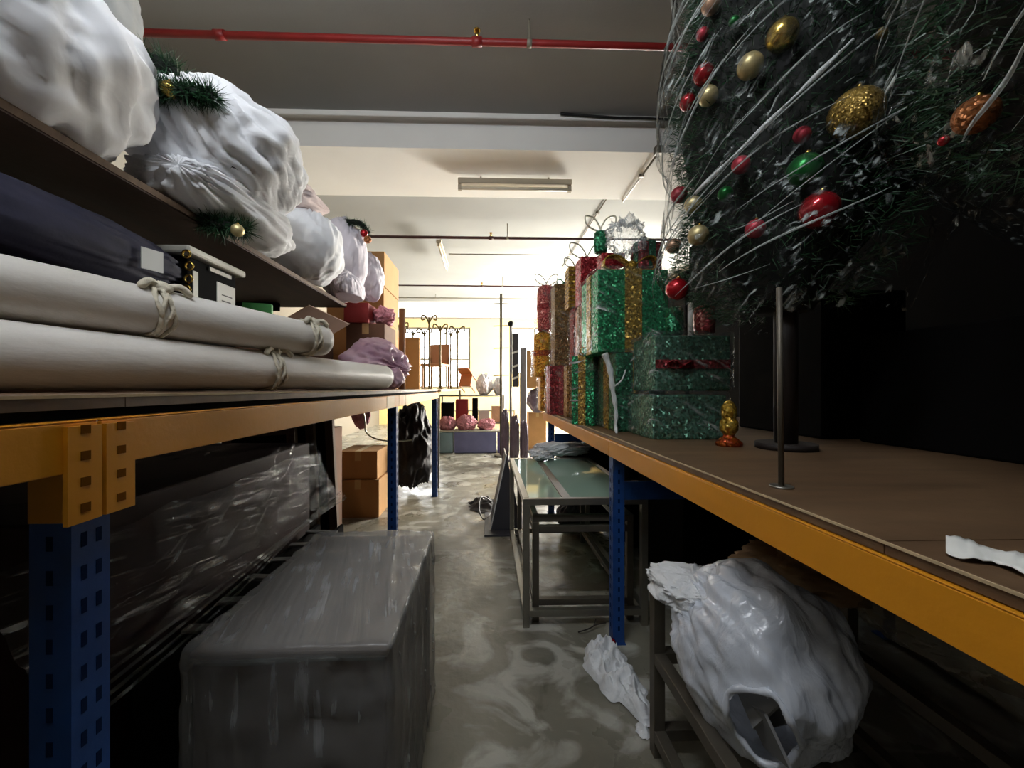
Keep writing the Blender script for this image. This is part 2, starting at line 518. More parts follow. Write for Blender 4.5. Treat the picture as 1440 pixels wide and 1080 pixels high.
    def skin(s, lo, hi, seed=1, n=14, amp=.006, mi=0, rz=0.0, mt=None, open_bottom=True, rnd=.02, piv=None):
        """film stretched over a box: a rounded, wrinkled shell"""
        lo = V(lo); hi = V(hi)
        c = (lo + hi) / 2; h = (hi - lo) / 2
        mm = Matrix.Rotation(rz, 3, 'Z')
        for ax in range(3):
            for sg in (-1, 1):
                if open_bottom and ax == 2 and sg < 0: continue
                vs = []; fs = []
                a1, a2 = [(1, 2), (2, 0), (0, 1)][ax]
                for i in range(n + 1):
                    for j in range(n + 1):
                        p = V((0, 0, 0)); p[ax] = sg
                        p[a1] = math.sin((2 * i / n - 1) * PI / 2); p[a2] = math.sin((2 * j / n - 1) * PI / 2)
                        q = V((p.x * h.x, p.y * h.y, p.z * h.z))
                        # round the edges
                        inn = V([max(-h[k] + rnd, min(h[k] - rnd, q[k])) for k in range(3)])
                        dv = q - inn
                        if dv.length > 1e-6: q = inn + dv.normalized() * rnd
                        nn = dv.normalized() if dv.length > 1e-6 else V((0, 0, 1))
                        wr = abs(N(c + q + V((0, 0, seed)), 9, seed)) + .5 * abs(N(c + q, 23, seed + 4))
                        q += nn * amp * (1.3 - 2.4 * wr)
                        if mt is not None: q = mt @ q
                        vs.append(c + mm @ q)
                for i in range(n):
                    for j in range(n):
                        qd = (i * (n + 1) + j, (i + 1) * (n + 1) + j, (i + 1) * (n + 1) + j + 1, i * (n + 1) + j + 1)
                        fs.append(qd if sg > 0 else qd[::-1])
                s.add(vs, fs, mi, True)
        return s

    def crumple(s, c, rx, ry, h, seed=1, n=(64, 22), mi=0, rz=0.0, thick=.004, sc=14):
        c = V(c); vs = []; fs = []
        nu, nv = n
        mm = Matrix.Rotation(rz, 3, 'Z')
        for i in range(nv + 1):
            t = i / nv
            for j in range(nu):
                a = 2 * PI * j / nu
                d = V((math.cos(a), math.sin(a), 0))
                rr = t * (1 + .35 * N(d, 1.3, seed) + .18 * N(d, 3.7, seed + 2))
                p = V((d.x * rx * rr, d.y * ry * rr, 0))
                hgt = max(0, ridge(p, sc, seed)) ** 2 * .7 + .4 * max(0, ridge(p, sc * 2.1, seed + 7)) ** 2 + .35 + .5 * N(p, sc * .5, seed + 3)
                p.z = thick + max(0, h * hgt * (1 - t ** 3))
                vs.append(c + mm @ p)
        for i in range(nv):
            for j in range(nu):
                fs.append((i * nu + j, i * nu + (j + 1) % nu, (i + 1) * nu + (j + 1) % nu, (i + 1) * nu + j)[::-1])
        return s.add(vs, fs, mi, True)

    def build(s, name, mats, parent=None, bevel=0.0, seg=2, smooth=None, label=None, org=None, loc_base=False):
        if not isinstance(mats, (list, tuple)): mats = [mats]
        me = bpy.data.meshes.new(name)
        if parent is not None:
            o0 = ORG[parent.name]
        else:
            lo = V([min(v[k] for v in s.v) for k in range(3)]); hi = V([max(v[k] for v in s.v) for k in range(3)])
            o0 = V(org) if org is not None else V(((lo.x + hi.x) / 2, (lo.y + hi.y) / 2, lo.z))
        me.from_pydata([tuple(v - o0) for v in s.v], [], s.f)
        for m_ in mats: me.materials.append(m_)
        me.polygons.foreach_set('material_index', s.m)
        me.polygons.foreach_set('use_smooth', s.sm if smooth is None else [smooth] * len(s.f))
        if bevel:
            bm = bmesh.new(); bm.from_mesh(me)
            ed = [e for e in bm.edges if len(e.link_faces) == 2 and e.calc_face_angle(0) > R(35)]
            bmesh.ops.bevel(bm, geom=ed, offset=bevel, segments=seg, profile=.5, affect='EDGES', clamp_overlap=True)
            bm.to_mesh(me); bm.free()
        me.update()
        o = bpy.data.objects.new(name, me)
        COL.objects.link(o)
        ORG[o.name] = o0
        if parent is not None:
            o.parent = parent
        else:
            o.location = o0
        if label: o['label'] = label
        return o


def spline(pts, k=8, closed=False):
    pts = [V(p) for p in pts]
    out = []
    n = len(pts)
    rng = n if closed else n - 1
    for i in range(rng):
        if closed:
            p0, p1, p2, p3 = pts[i - 1], pts[i], pts[(i + 1) % n], pts[(i + 2) % n]
        else:
            p0, p1, p2, p3 = pts[max(0, i - 1)], pts[i], pts[i + 1], pts[min(n - 1, i + 2)]
        for j in range(k):
            t = j / k
            out.append(.5 * ((2 * p1) + (p2 - p0) * t + (2 * p0 - 5 * p1 + 4 * p2 - p3) * t * t + (3 * p1 - p0 - 3 * p2 + p3) * t ** 3))
    if not closed: out.append(pts[-1])
    return out


def struct(name, mb, mats, parent=None, **k):
    o = mb.build(name, mats, parent, **k)
    if parent is None: o['kind'] = 'structure'
    return o


# ------------------------------------------------------------------ the room
X0, X1, Y0, Y1, ZC = -3.3, 3.6, -2.5, 12.3, 3.29
struct('floor', MB().box((X0 - .2, Y0 - .2, -.1), (X1 + .2, Y1 + .2, 0)), M['floor'])
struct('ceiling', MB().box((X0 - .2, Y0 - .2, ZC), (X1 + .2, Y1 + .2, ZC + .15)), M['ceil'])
struct('wall_left', MB().box((X0 - .15, Y0, 0), (X0, Y1, ZC)), M['wallgrey'])
struct('wall_front', MB().box((X0, Y0 - .15, 0), (X1, Y0, ZC)), M['wallgrey'])


def wall_holes(name, axis, at, thick, a0, a1, holes, m):
    """a wall with window openings; holes = (a0, a1, z0, z1)"""
    mb = MB()

    def bx(u0, u1, z0, z1):
        if u1 - u0 < 1e-4 or z1 - z0 < 1e-4: return
        if axis == 'y': mb.box((u0, at, z0), (u1, at + thick, z1))
        else: mb.box((at, u0, z0), (at + thick, u1, z1))
    cur = a0
    for (h0, h1, z0, z1) in sorted(holes):
        bx(cur, h0, 0, ZC); bx(h0, h1, 0, z0); bx(h0, h1, z1, ZC); cur = h1
    bx(cur, a1, 0, ZC)
    return struct(name, mb, m)


WB = [(-2.75, -.52, 1.12, 2.98), (.75, 2.9, 1.55, 2.98)]
wall_holes('wall_back', 'y', Y1, .2, X0, X1, WB, M['wall'])
WR = [(6.6, 10.4, .9, 2.75)]
wall_holes('wall_right', 'x', X1, .2, Y0, Y1, WR, M['wallgrey'])


def window(name, axis, at, thick, h, nm, msky, rail=True):
    u0, u1, z0, z1 = h

    def b(mb, a, c, d, e, t0, t1):
        if axis == 'y': mb.box((a, at + t0, d), (c, at + t1, e))
        else: mb.box((at + t0, a, d), (at + t1, c, e))
    fr = MB()
    w_ = .05
    b(fr, u0, u0 + w_, z0, z1, .03, .1); b(fr, u1 - w_, u1, z0, z1, .03, .1)
    b(fr, u0 + w_, u1 - w_, z0, z0 + w_, .03, .1); b(fr, u0 + w_, u1 - w_, z1 - w_, z1, .03, .1)
    o = fr.build(name, M['winframe'])
    o['kind'] = 'structure'
    mu = MB()
    for k in range(1, nm):
        x = u0 + (u1 - u0) * k / nm
        b(mu, x - .025, x + .025, z0 + w_, z1 - w_, .04, .09)
    if rail:
        zr = z0 + (z1 - z0) * .47
        b(mu, u0 + w_, u1 - w_, zr - .03, zr + .03, .035, .085)
    mu.build('window_bar', M['winframe'], o)
    pn = MB()
    b(pn, u0 + w_ * .5, u1 - w_ * .5, z0 + w_ * .5, z1 - w_ * .5, .10, .112)
    pn.build('pane', msky, o)
    return o


window('window_1', 'y', Y1, .2, WB[0], 3, M['sky'])
window('window_2', 'y', Y1, .2, WB[1], 3, M['sky'], rail=False)
window('window_3', 'x', X1, .2, WR[0], 5, M['skyside'])

struct('trim_1', MB().box((X0, 3.17, 3.0), (X1, 3.97, ZC)), M['beamwhite'])
struct('trim_2', MB().box((X0, 10.1, 3.0), (X1, 10.7, ZC)), M['beamwhite'])


# ------------------------------------------------------------------ pipes, cables and lights on the ceiling
def sprinkler_pipe(name, label, Y, z, r, m, hangers=(), couplings=(), head=(), x0=X0, x1=X1):
    t = thing(name, label, 'pipe', ((x0 + x1) / 2, Y, z - r))
    MB().cyl((x0, Y, z), (x1, Y, z), r, n=14).build('pipe', m, t)
    for x in couplings:
        MB().cyl((x - .03, Y, z), (x + .03, Y, z), r * 1.3, n=14).build('coupling', m, t)
    for x in hangers:
        hr = MB().cyl((x, Y, z + r), (x, Y, ZC), .006, n=6).build('hanger_rod', M['greypipe'], t)
        MB().cyl((x - .015, Y, z), (x + .015, Y, z), r * 1.2, n=14).build('hanger_ring', M['greypipe'], hr)
    for x in head:
        MB().cyl((x, Y, z + r), (x, Y, z + r + .045), .012, n=8).cyl((x, Y, z + r + .045), (x, Y, z + r + .052), .02, n=10).build('sprinkler_head', M['brass'], t)
    return t


sprinkler_pipe('sprinkler_pipe', 'red sprinkler pipe crossing the dark near bay of the ceiling', 2.36, 3.15, .02, M['redpipe'], (.25,), (-.06, -1.55), (-.06,))
sprinkler_pipe('sprinkler_pipe', 'dark maroon sprinkler pipe crossing above the angled fluorescent light', 5.3, 3.1, .019, M['maroonpipe'], (.27,), (.05,), (.05,))
sprinkler_pipe('conduit_pipe', 'thin grey conduit running sideways from the angled fluorescent light', 6.25, 3.2, .008, M['greypipe'], (), (), (), x0=-.6, x1=1.37)
sprinkler_pipe('sprinkler_pipe', 'thin dark pipe hung below the bright ceiling halfway to the windows', 7.8, 3.1, .014, M['maroonpipe'], (.3,), (-.1,), (-.1,))
sprinkler_pipe('sprinkler_pipe', 'thin grey pipe just in front of the far ceiling beam', 9.3, 3.2, .012, M['greypipe'], (-1.2,))
sprinkler_pipe('sprinkler_pipe', 'thin grey pipe under the far ceiling beam, above the windows', 10.4, 2.93, .016, M['greypipe'], (-1.9, .1))

t = thing('electrical_conduit', 'thin grey electrical conduit running along the ceiling and round the near beam', 'conduit', (1.37, 3.5, 3.0))
pth = [(1.37, 2.0, 3.275), (1.37, 3.15, 3.275), (1.37, 3.15, 2.985), (1.37, 3.985, 2.985), (1.37, 3.985, 3.275), (1.37, 7.2, 3.275)]
mbc = MB()
for a, b in zip(pth, pth[1:]): mbc.cyl(a, b, .0085, n=8)
mbc.build('conduit', M['greypipe'], t)
for y, z in ((2.6, 3.275), (3.5, 2.985), (4.9, 3.275)):
    MB().box((1.35, y - .015, z - .012), (1.39, y + .015, z + .012)).build('clip', M['steeldark'], t)
MB().box((1.34, 3.12, 2.97), (1.40, 3.17, 3.03)).build('junction_box', M['steeldark'], t)
cb = spline([P(788, 160, 3.15), P(815, 162, 3.15), P(860, 165, 3.15), P(905, 166, 3.15), P(940, 168, 3.14), (1.62, 3.1, 3.22), (1.8, 3.0, 3.15)], 8)
tag(MB().tube(cb, .009, 8).build('ceiling_cable', M['cable']), 'black cable lying along the top edge of the near ceiling beam', 'cable')


def batten_light(name, label, c, length, along, mt_tube, drop=.06):
    c = V(c)
    t = thing(name, label, 'ceiling light', c)
    d = V((1, 0, 0)) if along == 'x' else V((0, 1, 0))
    s_ = V((0, 1, 0)) if along == 'x' else V((1, 0, 0))
    h = length / 2
    a = c - d * h - s_ * .035; b = c + d * h + s_ * .035
    MB().box((a.x, a.y, c.z - .03), (b.x, b.y, c.z + .02)).build('housing', M['fixture'], t, bevel=.006)
    MB().cyl(c - d * (h - .03) - V((0, 0, .058)), c + d * (h - .03) - V((0, 0, .058)), .016, n=12).build('fluorescent_tube', mt_tube, t)
    for s in (-1, 1):
        q = c + d * (s * (h - .015))
        MB().box((q.x - .015, q.y - .015, c.z - .08), (q.x + .015, q.y + .015, c.z - .03)).build('tube_holder', M['fixture'], t)
        q = c + d * (s * h * .6)
        MB().cyl((q.x, q.y, c.z + .02), (q.x, q.y, c.z + .02 + drop), .007, n=6).build('mounting_rod', M['greypipe'], t)
    return t


batten_light('fluorescent_light', 'unlit fluorescent batten light under the near ceiling beam', (.25, 3.58, 2.955), 1.02, 'x', M['tubeoff'], .025)
batten_light('fluorescent_light', 'fluorescent batten light pointing down the room beside the dark maroon pipe', (-.67, 6.1, 3.14), 1.15, 'y', M['tubeoff'], .13)
batten_light('fluorescent_light', 'lit fluorescent batten light near the ceiling behind the top gift boxes', (2.3, 7.2, 3.14), 1.2, 'x', M['tubefar'], .13)
batten_light('fluorescent_light', 'lit fluorescent batten light above the aisle by the camera', (-.40, .22, 3.02), 1.2, 'x', M['tubeon'], .25)  # lamp added out of view to light the bundles and foreground


batten_light('fluorescent_light', 'lit fluorescent batten light above the left shelf by the camera', (-2.2, -.3, 3.06), 1.2, 'x', M['tubeleft'], .21)  # second lamp added out of view to light the right side


# ------------------------------------------------------------------ racks
def rack(label, X, sg, ys, y0, y1, ztop, zb0, zb1, depth, pm, connectors=()):
    """sg = +1 when the rack lies to the right of its front edge"""
    t = thing('storage_rack', label, 'storage rack', (X + sg * depth / 2, (y0 + y1) / 2, 0))
    for xx, front in ((X, True), (X + sg * depth, False)):
        for y in ys:
            mb = MB()
            s = sg if front else -sg
            zp = zb1 - .002
            mb.box((xx, y - .025, 0), (xx + s * .004, y + .025, zp))
            mb.box((xx + s * .004, y - .025, 0), (xx + s * .05, y - .021, zp))
            mb.box((xx - s * .004, y - .03, 0), (xx + s * .055, y + .03, .006))
            if front:
                k = 0
                z = .06
                while z < zp - .1:
                    mb.box((xx - s * .0006, y - .013, z), (xx, y - .006, z + .018), 1)
                    mb.box((xx - s * .0006, y + .006, z), (xx, y + .013, z + .018), 1)
                    mb.box((xx + s * .022, y - .0256, z), (xx + s * .030, y - .025, z + .018), 1)
                    z += .042
            mb.build('post', [pm, M['hole']], t)
    cuts = [y0] + [y for y in ys if y0 + .05 < y < y1 - .05] + [y1]
    for xx, front in ((X, True), (X + sg * depth, False)):
        for a, b in zip(cuts, cuts[1:]):
            s = sg if front else -sg
            mb = MB().box((xx - s * .010, a + .002, zb0), (xx - s * .004, b - .002, zb1))
            mb.box((xx - s * .010, a + .002, zb1), (xx + s * .03, b - .002, zb1 + .003))
            mb.build('beam', M['beamyellow'], t, bevel=.0015)
    for y in connectors:
        mb = MB()
        mb.box((X - sg * .016, y - .045, zb0 - .062), (X - sg * .0105, y - .003, zb1 - .004))
        mb.box((X - sg * .016, y + .003, zb0 - .062), (X - sg * .0105, y + .045, zb1 - .004))
        mb.box((X - sg * .0105, y - .031, zb0 - .062), (X + sg * .045, y - .026, zb0 - .001))
        for k in range(4):
            z = zb0 - .05 + k * .032
            for dy in (-.024, .024):
                mb.box((X - sg * .0168, y + dy - .006, z), (X - sg * .016, y + dy + .006, z + .011), 1)
        mb.build('connector_plate', [M['beamyellow'], M['hole_y']], t, label='yellow beam end connector with slots')
    for y in (ys if sg > 0 else ()):
        MB().box((X + sg * .052, y - .02, .62), (X + sg * (depth - .052), y - .015, .70)).build('crossbar', pm, t)
    n = max(1, round((y1 - y0) / 1.8))
    for k in range(n):
        a = y0 + (y1 - y0) * k / n; b = y0 + (y1 - y0) * (k + 1) / n
        MB().box((X - sg * .004, a + .001, ztop - .017), (X + sg * (depth + .01), b - .001, ztop)).build('top_panel', [M['ply']], t)
    mb = MB().box((X + sg * .012, y0 + .01, zb1 + .003), (X + sg * (depth - .012), y1 - .01, ztop - .017))
    mb.build('batten', M['blackmatte'], t)  # black slab added as the shade in the gap under the panel
    MB().box((X - sg * .0065, y0, ztop - .003), (X - sg * .004, y1, ztop + .0008)).build('edge_lipping', M['plyedge'], t)
    return t


LZ = 1.091     # top of the left rack
RZ = .894      # top of the right rack
LX, RX = -.51, .539
rl = rack('long blue and yellow rack table on the left carrying two white rolls', LX, -1, (-1.2, .53, 2.28, 4.08), -1.2, 4.12, LZ, .998, 1.058, 1.25, M['postblue'], (.53,))
rr_ = rack('long blue and yellow rack table on the right carrying gift boxes and wrapped trees', RX, 1, (-.08, 1.716, 3.5), -1.1, 3.76, RZ, .806, .872, 1.25, M['postblue'])
for (a, b) in ((2.0, 2.16), (2.45, 2.62)):
    MB().box((LX + .0104, a, .997), (LX + .0118, b, 1.0585)).build('tape_patch', M['tape'], rl, label='tan tape patch on the yellow beam')


def simple_table(name, label, lo, hi, m_top, m_leg, leg=.04):
    t = thing(name, label, 'table', ((lo[0] + hi[0]) / 2, (lo[1] + hi[1]) / 2, 0))
    MB().box((lo[0], lo[1], hi[2] - .03), hi).build('tabletop', m_top, t, bevel=.004)
    for x in (lo[0] + .03, hi[0] - .03 - leg):
        for y in (lo[1] + .05, hi[1] - .05 - leg):
            MB().box((x, y, 0), (x + leg, y + leg, hi[2] - .03)).build('leg', m_leg, t)
    return t


simple_table('work_table', 'pale work table beyond the left rack with a chair standing on it', (-1.9, 4.35, 0), (-.50, 8.1, 1.089), M['plyedge'], M['steeldark'])

# shelf above the left rack
t = thing('wall_shelf', 'dark brown shelf board above the left rack holding the white bundles', 'shelf', (-1.6, 1.1, 0))
MB().box((-2.15, -.8, 1.672), (-1.0, 2.86, 1.694)).build('shelf_board', M['darkboard'], t)
MB().box((-1.0, -.8, 1.676), (-.996, 2.86, 1.696)).build('edge_strip', M['wood'], t)
for y in (-.6, 1.0, 2.7):
    MB().box((-2.12, y, 0), (-2.07, y + .05, 1.672)).build('upright', M['darkboard'], t)
    MB().box((-2.07, y, 1.62), (-1.4, y + .04, 1.672)).build('bracket_arm', M['blackmatte'], t)


# ------------------------------------------------------------------ white bundles on the upper shelf
def bundle(label, c, rad, seed, m=None, name='cloth_bundle', cat='cloth bundle', tie=None, **k):
    o = MB().sack(c, rad, seed, **k).build(name, m or M['sheet'])
    tag(o, label, cat, k.get('group'))
    return o


SH = 1.697
G_B = 'white bundles on the upper shelf'


def B(label, c, rad, seed, m='sheet', **k):
    o = bundle(label, c, rad, seed, M[m], **k)
    o['group'] = G_B
    return o


b1 = B('largest white sheet bundle, bulging over the shelf edge nearest the camera', (-1.15, .95, 1.905), (.285, .315, .255), 3, pole=(.1, -.55, .9), folds=8, amp=.12, lump=.14, crease=.03, flat=SH)
B('white bundle resting on the largest one up near the ceiling', (-1.50, 1.40, 2.49), (.25, .25, .27), 8, 'sheetgrey', pole=(.2, .2, 1), folds=9, amp=.08)
B('plain white bundle half hidden behind the largest one, under the high bundle', (-1.68, 1.3, 1.96), (.27, .27, .27), 12, flat=SH)
mb2 = MB().sack((-1.0, 1.56, 1.985), (.265, .29, .195), 17, pole=(-.1, -.75, .75), folds=10, amp=.15, lump=.09, crease=.025, tight=.55)


def hit(mb, px, py, off):
    d = ray(px, py).normalized()
    p, n, i, dist = BVHTree.FromPolygons(mb.v, mb.f).ray_cast(EYE, d)
    return p - d * off if p is not None else None


hole = hit(mb2, 328, 240, .002)
gar2 = [hit(mb2, x, y, .012) for x, y in ((214, 122), (232, 127), (255, 130), (278, 132), (300, 138))]
gb2 = hit(mb2, 238, 126, .055)
b2 = tag(mb2.build('cloth_bundle', M['sheet']), 'round white sheet bundle gathered at its left with a green garland tucked in', 'cloth bundle', G_B)
if hole: MB().crumple(hole, .012, .012, .012, 5, (20, 6)).build('torn_hole', M['black'], b2)
gar2 = [p for p in gar2 if p is not None]
if len(gar2) < 2: gar2 = [P(206, 112, 1.28), P(232, 116, 1.30), P(262, 118, 1.36), P(290, 128, 1.46)]
if gb2 is None: gb2 = P(237, 120, 1.25)
B('flat white bundle under the round one, with dark garland showing at its end', (-1.04, 1.62, 1.79), (.20, .36, .105), 23, pole=(.3, -.8, .1), folds=9, amp=.12, flat=SH)
B('smooth white bundle tied at the top, in the middle of the shelf', (-1.02, 2.27, 1.885), (.20, .235, .20), 31, pole=(.1, .2, 1), folds=11, amp=.10, neck=.04, flat=SH, lump=.08)
B('crumpled warm grey bundle lying on top of the smooth tied bundle', (-1.12, 2.25, 2.16), (.17, .22, .085), 37, 'sheetwarm', pole=(.6, .6, .1), folds=9, amp=.16, lump=.2, neck=.05)
B('tall lavender white bundle near the far end of the shelf', (-.99, 2.74, 1.965), (.17, .20, .27), 41, 'sheet2', pole=(.2, .3, 1), folds=11, amp=.10, flat=SH, neck=.03)
B('small white bundle hanging past the far end of the shelf beside the cartons', (-.90, 3.02, 1.925), (.125, .13, .17), 45, 'sheet2', pole=(-.2, 0, 1), folds=9, amp=.12, lump=.15)
B('small white bundle slumped over the far shelf edge, lowest of the bundles', (-.91, 2.66, 1.75), (.085, .19, .10), 53, 'sheet2', pole=(.3, -.5, .8), folds=9, amp=.12, lump=.18, flat=SH)

CAP = M['brass']


def bauble(label, c, r, m, group=None, cap=True, sq=(1, 1, 1), name='bauble', capdir=(0.1, -.1, 1)):
    c = V(c)
    o = MB().ball(c, r, 28, sc=sq).build(name, M[m])
    tag(o, label, 'bauble', group)
    if cap:
        d = V(capdir).normalized()
        MB().cyl(c + d * r * .97, c + d * r * 1.2, r * .17, n=10).build('cap', CAP, o)
    return o


def needles(mb, n, pos, ln=(.03, .06), wd=.0022, mi=0):
    """pos() -> point, outward direction"""
    for _ in range(n):
        p, d = pos()
        d = (d + V((random.gauss(0, .6), random.gauss(0, .6), random.gauss(0, .6)))).normalized()
        L = random.uniform(*ln)
        s = d.cross(V((random.gauss(0, 1), random.gauss(0, 1), random.gauss(0, 1)))).normalized() * wd
        mb.add([p - s, p + s, p + d * L], [(0, 1, 2)], mi)
    return mb


def garland(label, pts, rad, n=900, group=None):
    pts = spline(pts, 8)
    mb = MB().tube(pts, rad * .35, 8, 1)

    def pos():
        i = random.randrange(len(pts) - 1)
        p = pts[i].lerp(pts[i + 1], random.random())
        d = V((random.gauss(0, 1), random.gauss(0, 1), random.gauss(0, 1))).normalized()
        return p + d * rad * .3, d
    needles(mb, n, pos, (rad * .5, rad), .002)
    o = mb.build('garland', [M['needle'], M['core']])
    return tag(o, label, 'garland', group)


garland('green tinsel garland poking out of the round white bundle', gar2, .055, 1500)
garland('dark garland hidden behind the largest bundle, below the high bundle', [(-1.62, 1.45, 2.22), (-1.45, 1.5, 2.30), P(205, 85, 1.5), P(250, 105, 1.55)], .08, 1100)
bauble('small gold bauble in the garland on the round white bundle', gb2, .024, 'gold')
garland('dark green garland hanging out of the flat white bundle', [P(285, 310, 1.42), P(312, 318, 1.44), P(345, 322, 1.50)], .06, 900)
bauble('gold bauble in the dark garland at the flat white bundle', P(334, 324, 1.44), .022, 'goldsatin')
mbx = MB()
o = garland('short green garland end on the tall lavender white bundle', [(-.93, 2.66, 2.20), (-.86, 2.72, 2.215), (-.82, 2.78, 2.17)], .05, 300)
for i, (px, py, m, lb) in enumerate(((512, 328, 'red', 'dark red bauble on the tall lavender white bundle'), (517, 337, 'copperglit', 'small copper bauble just below the dark red one on the lavender bundle'))):
    bauble(lb, P(px, py, 2.72), .026, m, cap=False)


# ------------------------------------------------------------------ goods between the rack and the shelf on the left
def roll(label, p0, p1, r, seed, ties=(), end_shrink=.8):
    p0 = V(p0); p1 = V(p1)
    t = thing('fabric_roll', label, 'fabric roll', (p0 + p1) / 2 - V((0, 0, r)), 'white rolls on the left rack')
    d = (p1 - p0); L = d.length; d.normalize()
    a = d.cross(V((0, 0, 1))).normalized(); b = a.cross(d)
    k, n = 70, 36
    vs = []; fs = []
    for i in range(k + 1):
        s = i / k
        e = min(1, (1 - s) * L / .035)
        e0 = min(1, s * L / .035)
        rr = r * (.55 + .45 * math.sqrt(max(0, 1 - (1 - e) ** 2))) * (.6 + .4 * e0)
        for j in range(n):
            th = 2 * PI * j / n
            nn = a * math.cos(th) + b * math.sin(th)
            q = p0 + d * (s * L)
            w = 1 + .03 * N(q + nn * .3, 3, seed) + .022 * N(q + nn * .05, 11, seed)
            for ts in ties:
                w -= .07 * math.exp(-((s - ts) * L / .02) ** 2)
                w += .018 * math.exp(-((s - ts) * L / .10) ** 2) * math.sin(th * 9 + seed)
            vs.append(q + nn * rr * w)
    for i in range(k):
        for j in range(n):
            fs.append((i * n + j, i * n + (j + 1) % n, (i + 1) * n + (j + 1) % n, (i + 1) * n + j)[::-1])
    mb = MB().add(vs, fs, 0, True)
    mb.add([vs[k * n + j] for j in range(n)], [tuple(range(n))[::-1]])
    mb.add([vs[j] for j in range(n)], [tuple(range(n))])
    mb.build('cover', M['vinyl'], t)
    for ts in ties:
        q = p0 + d * (ts * L)
        mb = MB()
        for dd in (-.014, -.004, .006, .016):
            ring = []
            for j in range(30):
                th = 2 * PI * j / 30
                nn = a * math.cos(th) + b * math.sin(th)
                ring.append(q + d * (dd + .007 * math.sin(th * 3 + dd * 200)) + nn * (r * .965 + .004 + .003 * math.sin(th * 7 + dd * 300)))
            mb.tube(ring, .0055, 6, closed=True)
        kn = q + (b * .8 - a * .0 + V((.45, 0, .2))).normalized() * (r * 1.0)
        mb.sack(kn, (.022, .026, .018), seed + 4, amp=.2, lump=.3, crease=.1, n=(28, 18))
        for s_ in (-1, 1):
            mb.tube(spline([kn, kn + d * (.035 * s_) + V((.015, 0, .012)), kn + d * (.06 * s_) + V((.02, 0, -.008))], 5), [.009] * 10 + [.004], 6)
        mb.build('rag_tie', M['string'], t)
    return t


roll('lower white vinyl roll lying on the left rack, near its front edge', (-1.03, .12, LZ + .069), (-.555, 2.19, LZ + .069), .064, 3, ties=(.60,))
roll('upper white vinyl roll lying on top of the other roll', (-1.12, .10, LZ + .198), (-.650, 1.62, LZ + .198), .062, 11, ties=(.60, .93))

# navy bag with tag and brass rings
t = thing('garment_bag', 'navy blue cloth bag with a white tag lying behind the upper roll', 'bag', (-1.08, 1.0, 1.382))
MB().sack((-1.10, .96, 1.475), (.135, .42, .09), 5, pole=(.1, 1, 0), folds=7, amp=.05, lump=.1, crease=.02, sq=.8).build('bag_body', M['navy'], t)
tgc = P(215, 366, 1.17)
MB().box(tgc + V((-.003, -.028, -.03)), tgc + V((.0, .028, .03)), rz=R(-18)).build('tag', M['paper'], t)
for (px, py) in ((262, 357), (266, 374), (265, 392), (262, 407)):
    c = P(px, py, 1.33)
    ring = [c + V((math.cos(q) * .012, 0, math.sin(q) * .012)) for q in [2 * PI * i / 14 for i in range(14)]]
    MB().tube(ring, .004, 6, closed=True).build('ring', M['brass'], t)


def carton(label, lo, hi, m='carton', group=None, rz=0.0, tape=True, name='carton', flaps=False):
    lo = V(lo); hi = V(hi)
    t = thing(name, label, 'cardboard box', ((lo.x + hi.x) / 2, (lo.y + hi.y) / 2, lo.z), group)
    MB().box(lo, hi, rz=rz).build('body', M[m], t, bevel=.004)
    if tape:
        c = (lo + hi) / 2
        mb = MB()
        mb.box((c.x - .025, lo.y - .001, hi.z - .08), (c.x + .025, hi.y + .001, hi.z + .0012), rz=rz, piv=(c.x, c.y, hi.z))
        mb.build('tape', M['tape'], t)
    if flaps:
        c = (lo + hi) / 2
        MB().bar((hi.x, lo.y, hi.z), (hi.x, hi.y, hi.z), .004, .004).build('flap_edge', M[m], t)
        for s, x in ((1, hi.x), (-1, lo.x)):
            MB().add([(x, lo.y, hi.z), (x, hi.y, hi.z), (x + s * .10, hi.y, hi.z + .06), (x + s * .10, lo.y, hi.z + .06),
                      (x, lo.y, hi.z + .004), (x, hi.y, hi.z + .004), (x + s * .10, hi.y, hi.z + .064), (x + s * .10, lo.y, hi.z + .064)],
                     [(0, 1, 2, 3), (7, 6, 5, 4), (0, 3, 7, 4), (1, 5, 6, 2), (2, 6, 7, 3), (0, 4, 5, 1)]).build('flap', M[m], t)
    return t


carton('dark brown box under the navy bag behind the white rolls', (-1.50, .72, LZ), (-1.03, 1.24, 1.382), 'cartondark')
# black crate with white lid
t = thing('storage_box', 'black storage box with a pale lid and white label behind the upper roll', 'storage box', (-1.14, 1.5, LZ))
MB().box((-1.29, 1.36, LZ), (-1.0, 1.62, 1.545)).build('body', M['blackmatte'], t, bevel=.008)
MB().box((-1.31, 1.335, 1.545), (-.975, 1.645, 1.572)).build('lid', M['lid'], t, bevel=.008)
for y in (1.385, ):
    MB().box((-1.0, y, 1.38), (-.997, y + .022, 1.50)).build('latch', M['lid'], t)
MB().box((-1.0, 1.46, 1.522), (-.993, 1.58, 1.536)).build('handle', M['lid'], t)
pl = MB().box((-1.0, 1.505, 1.36), (-.9975, 1.61, 1.495)).build('paper_label', M['paper'], t)
mb = MB()
for k in range(3): mb.box((-.9975, 1.53, 1.45 - k * .022), (-.9970, 1.59 - .008 * k, 1.454 - k * .022), 1)
mb.build('faint_print', [M['paper'], M['ink']], pl)
tag(MB().box((-1.06, 1.76, LZ + .25), (-.95, 1.80, 1.47), rz=R(20)).build('card_folder', M['greencard']), 'green card folder standing beside the black storage box', 'folder')
carton('brown box under the green card folder', (-1.36, 1.70, LZ), (-.93, 1.84, LZ + .25), 'cartondark', tape=False)
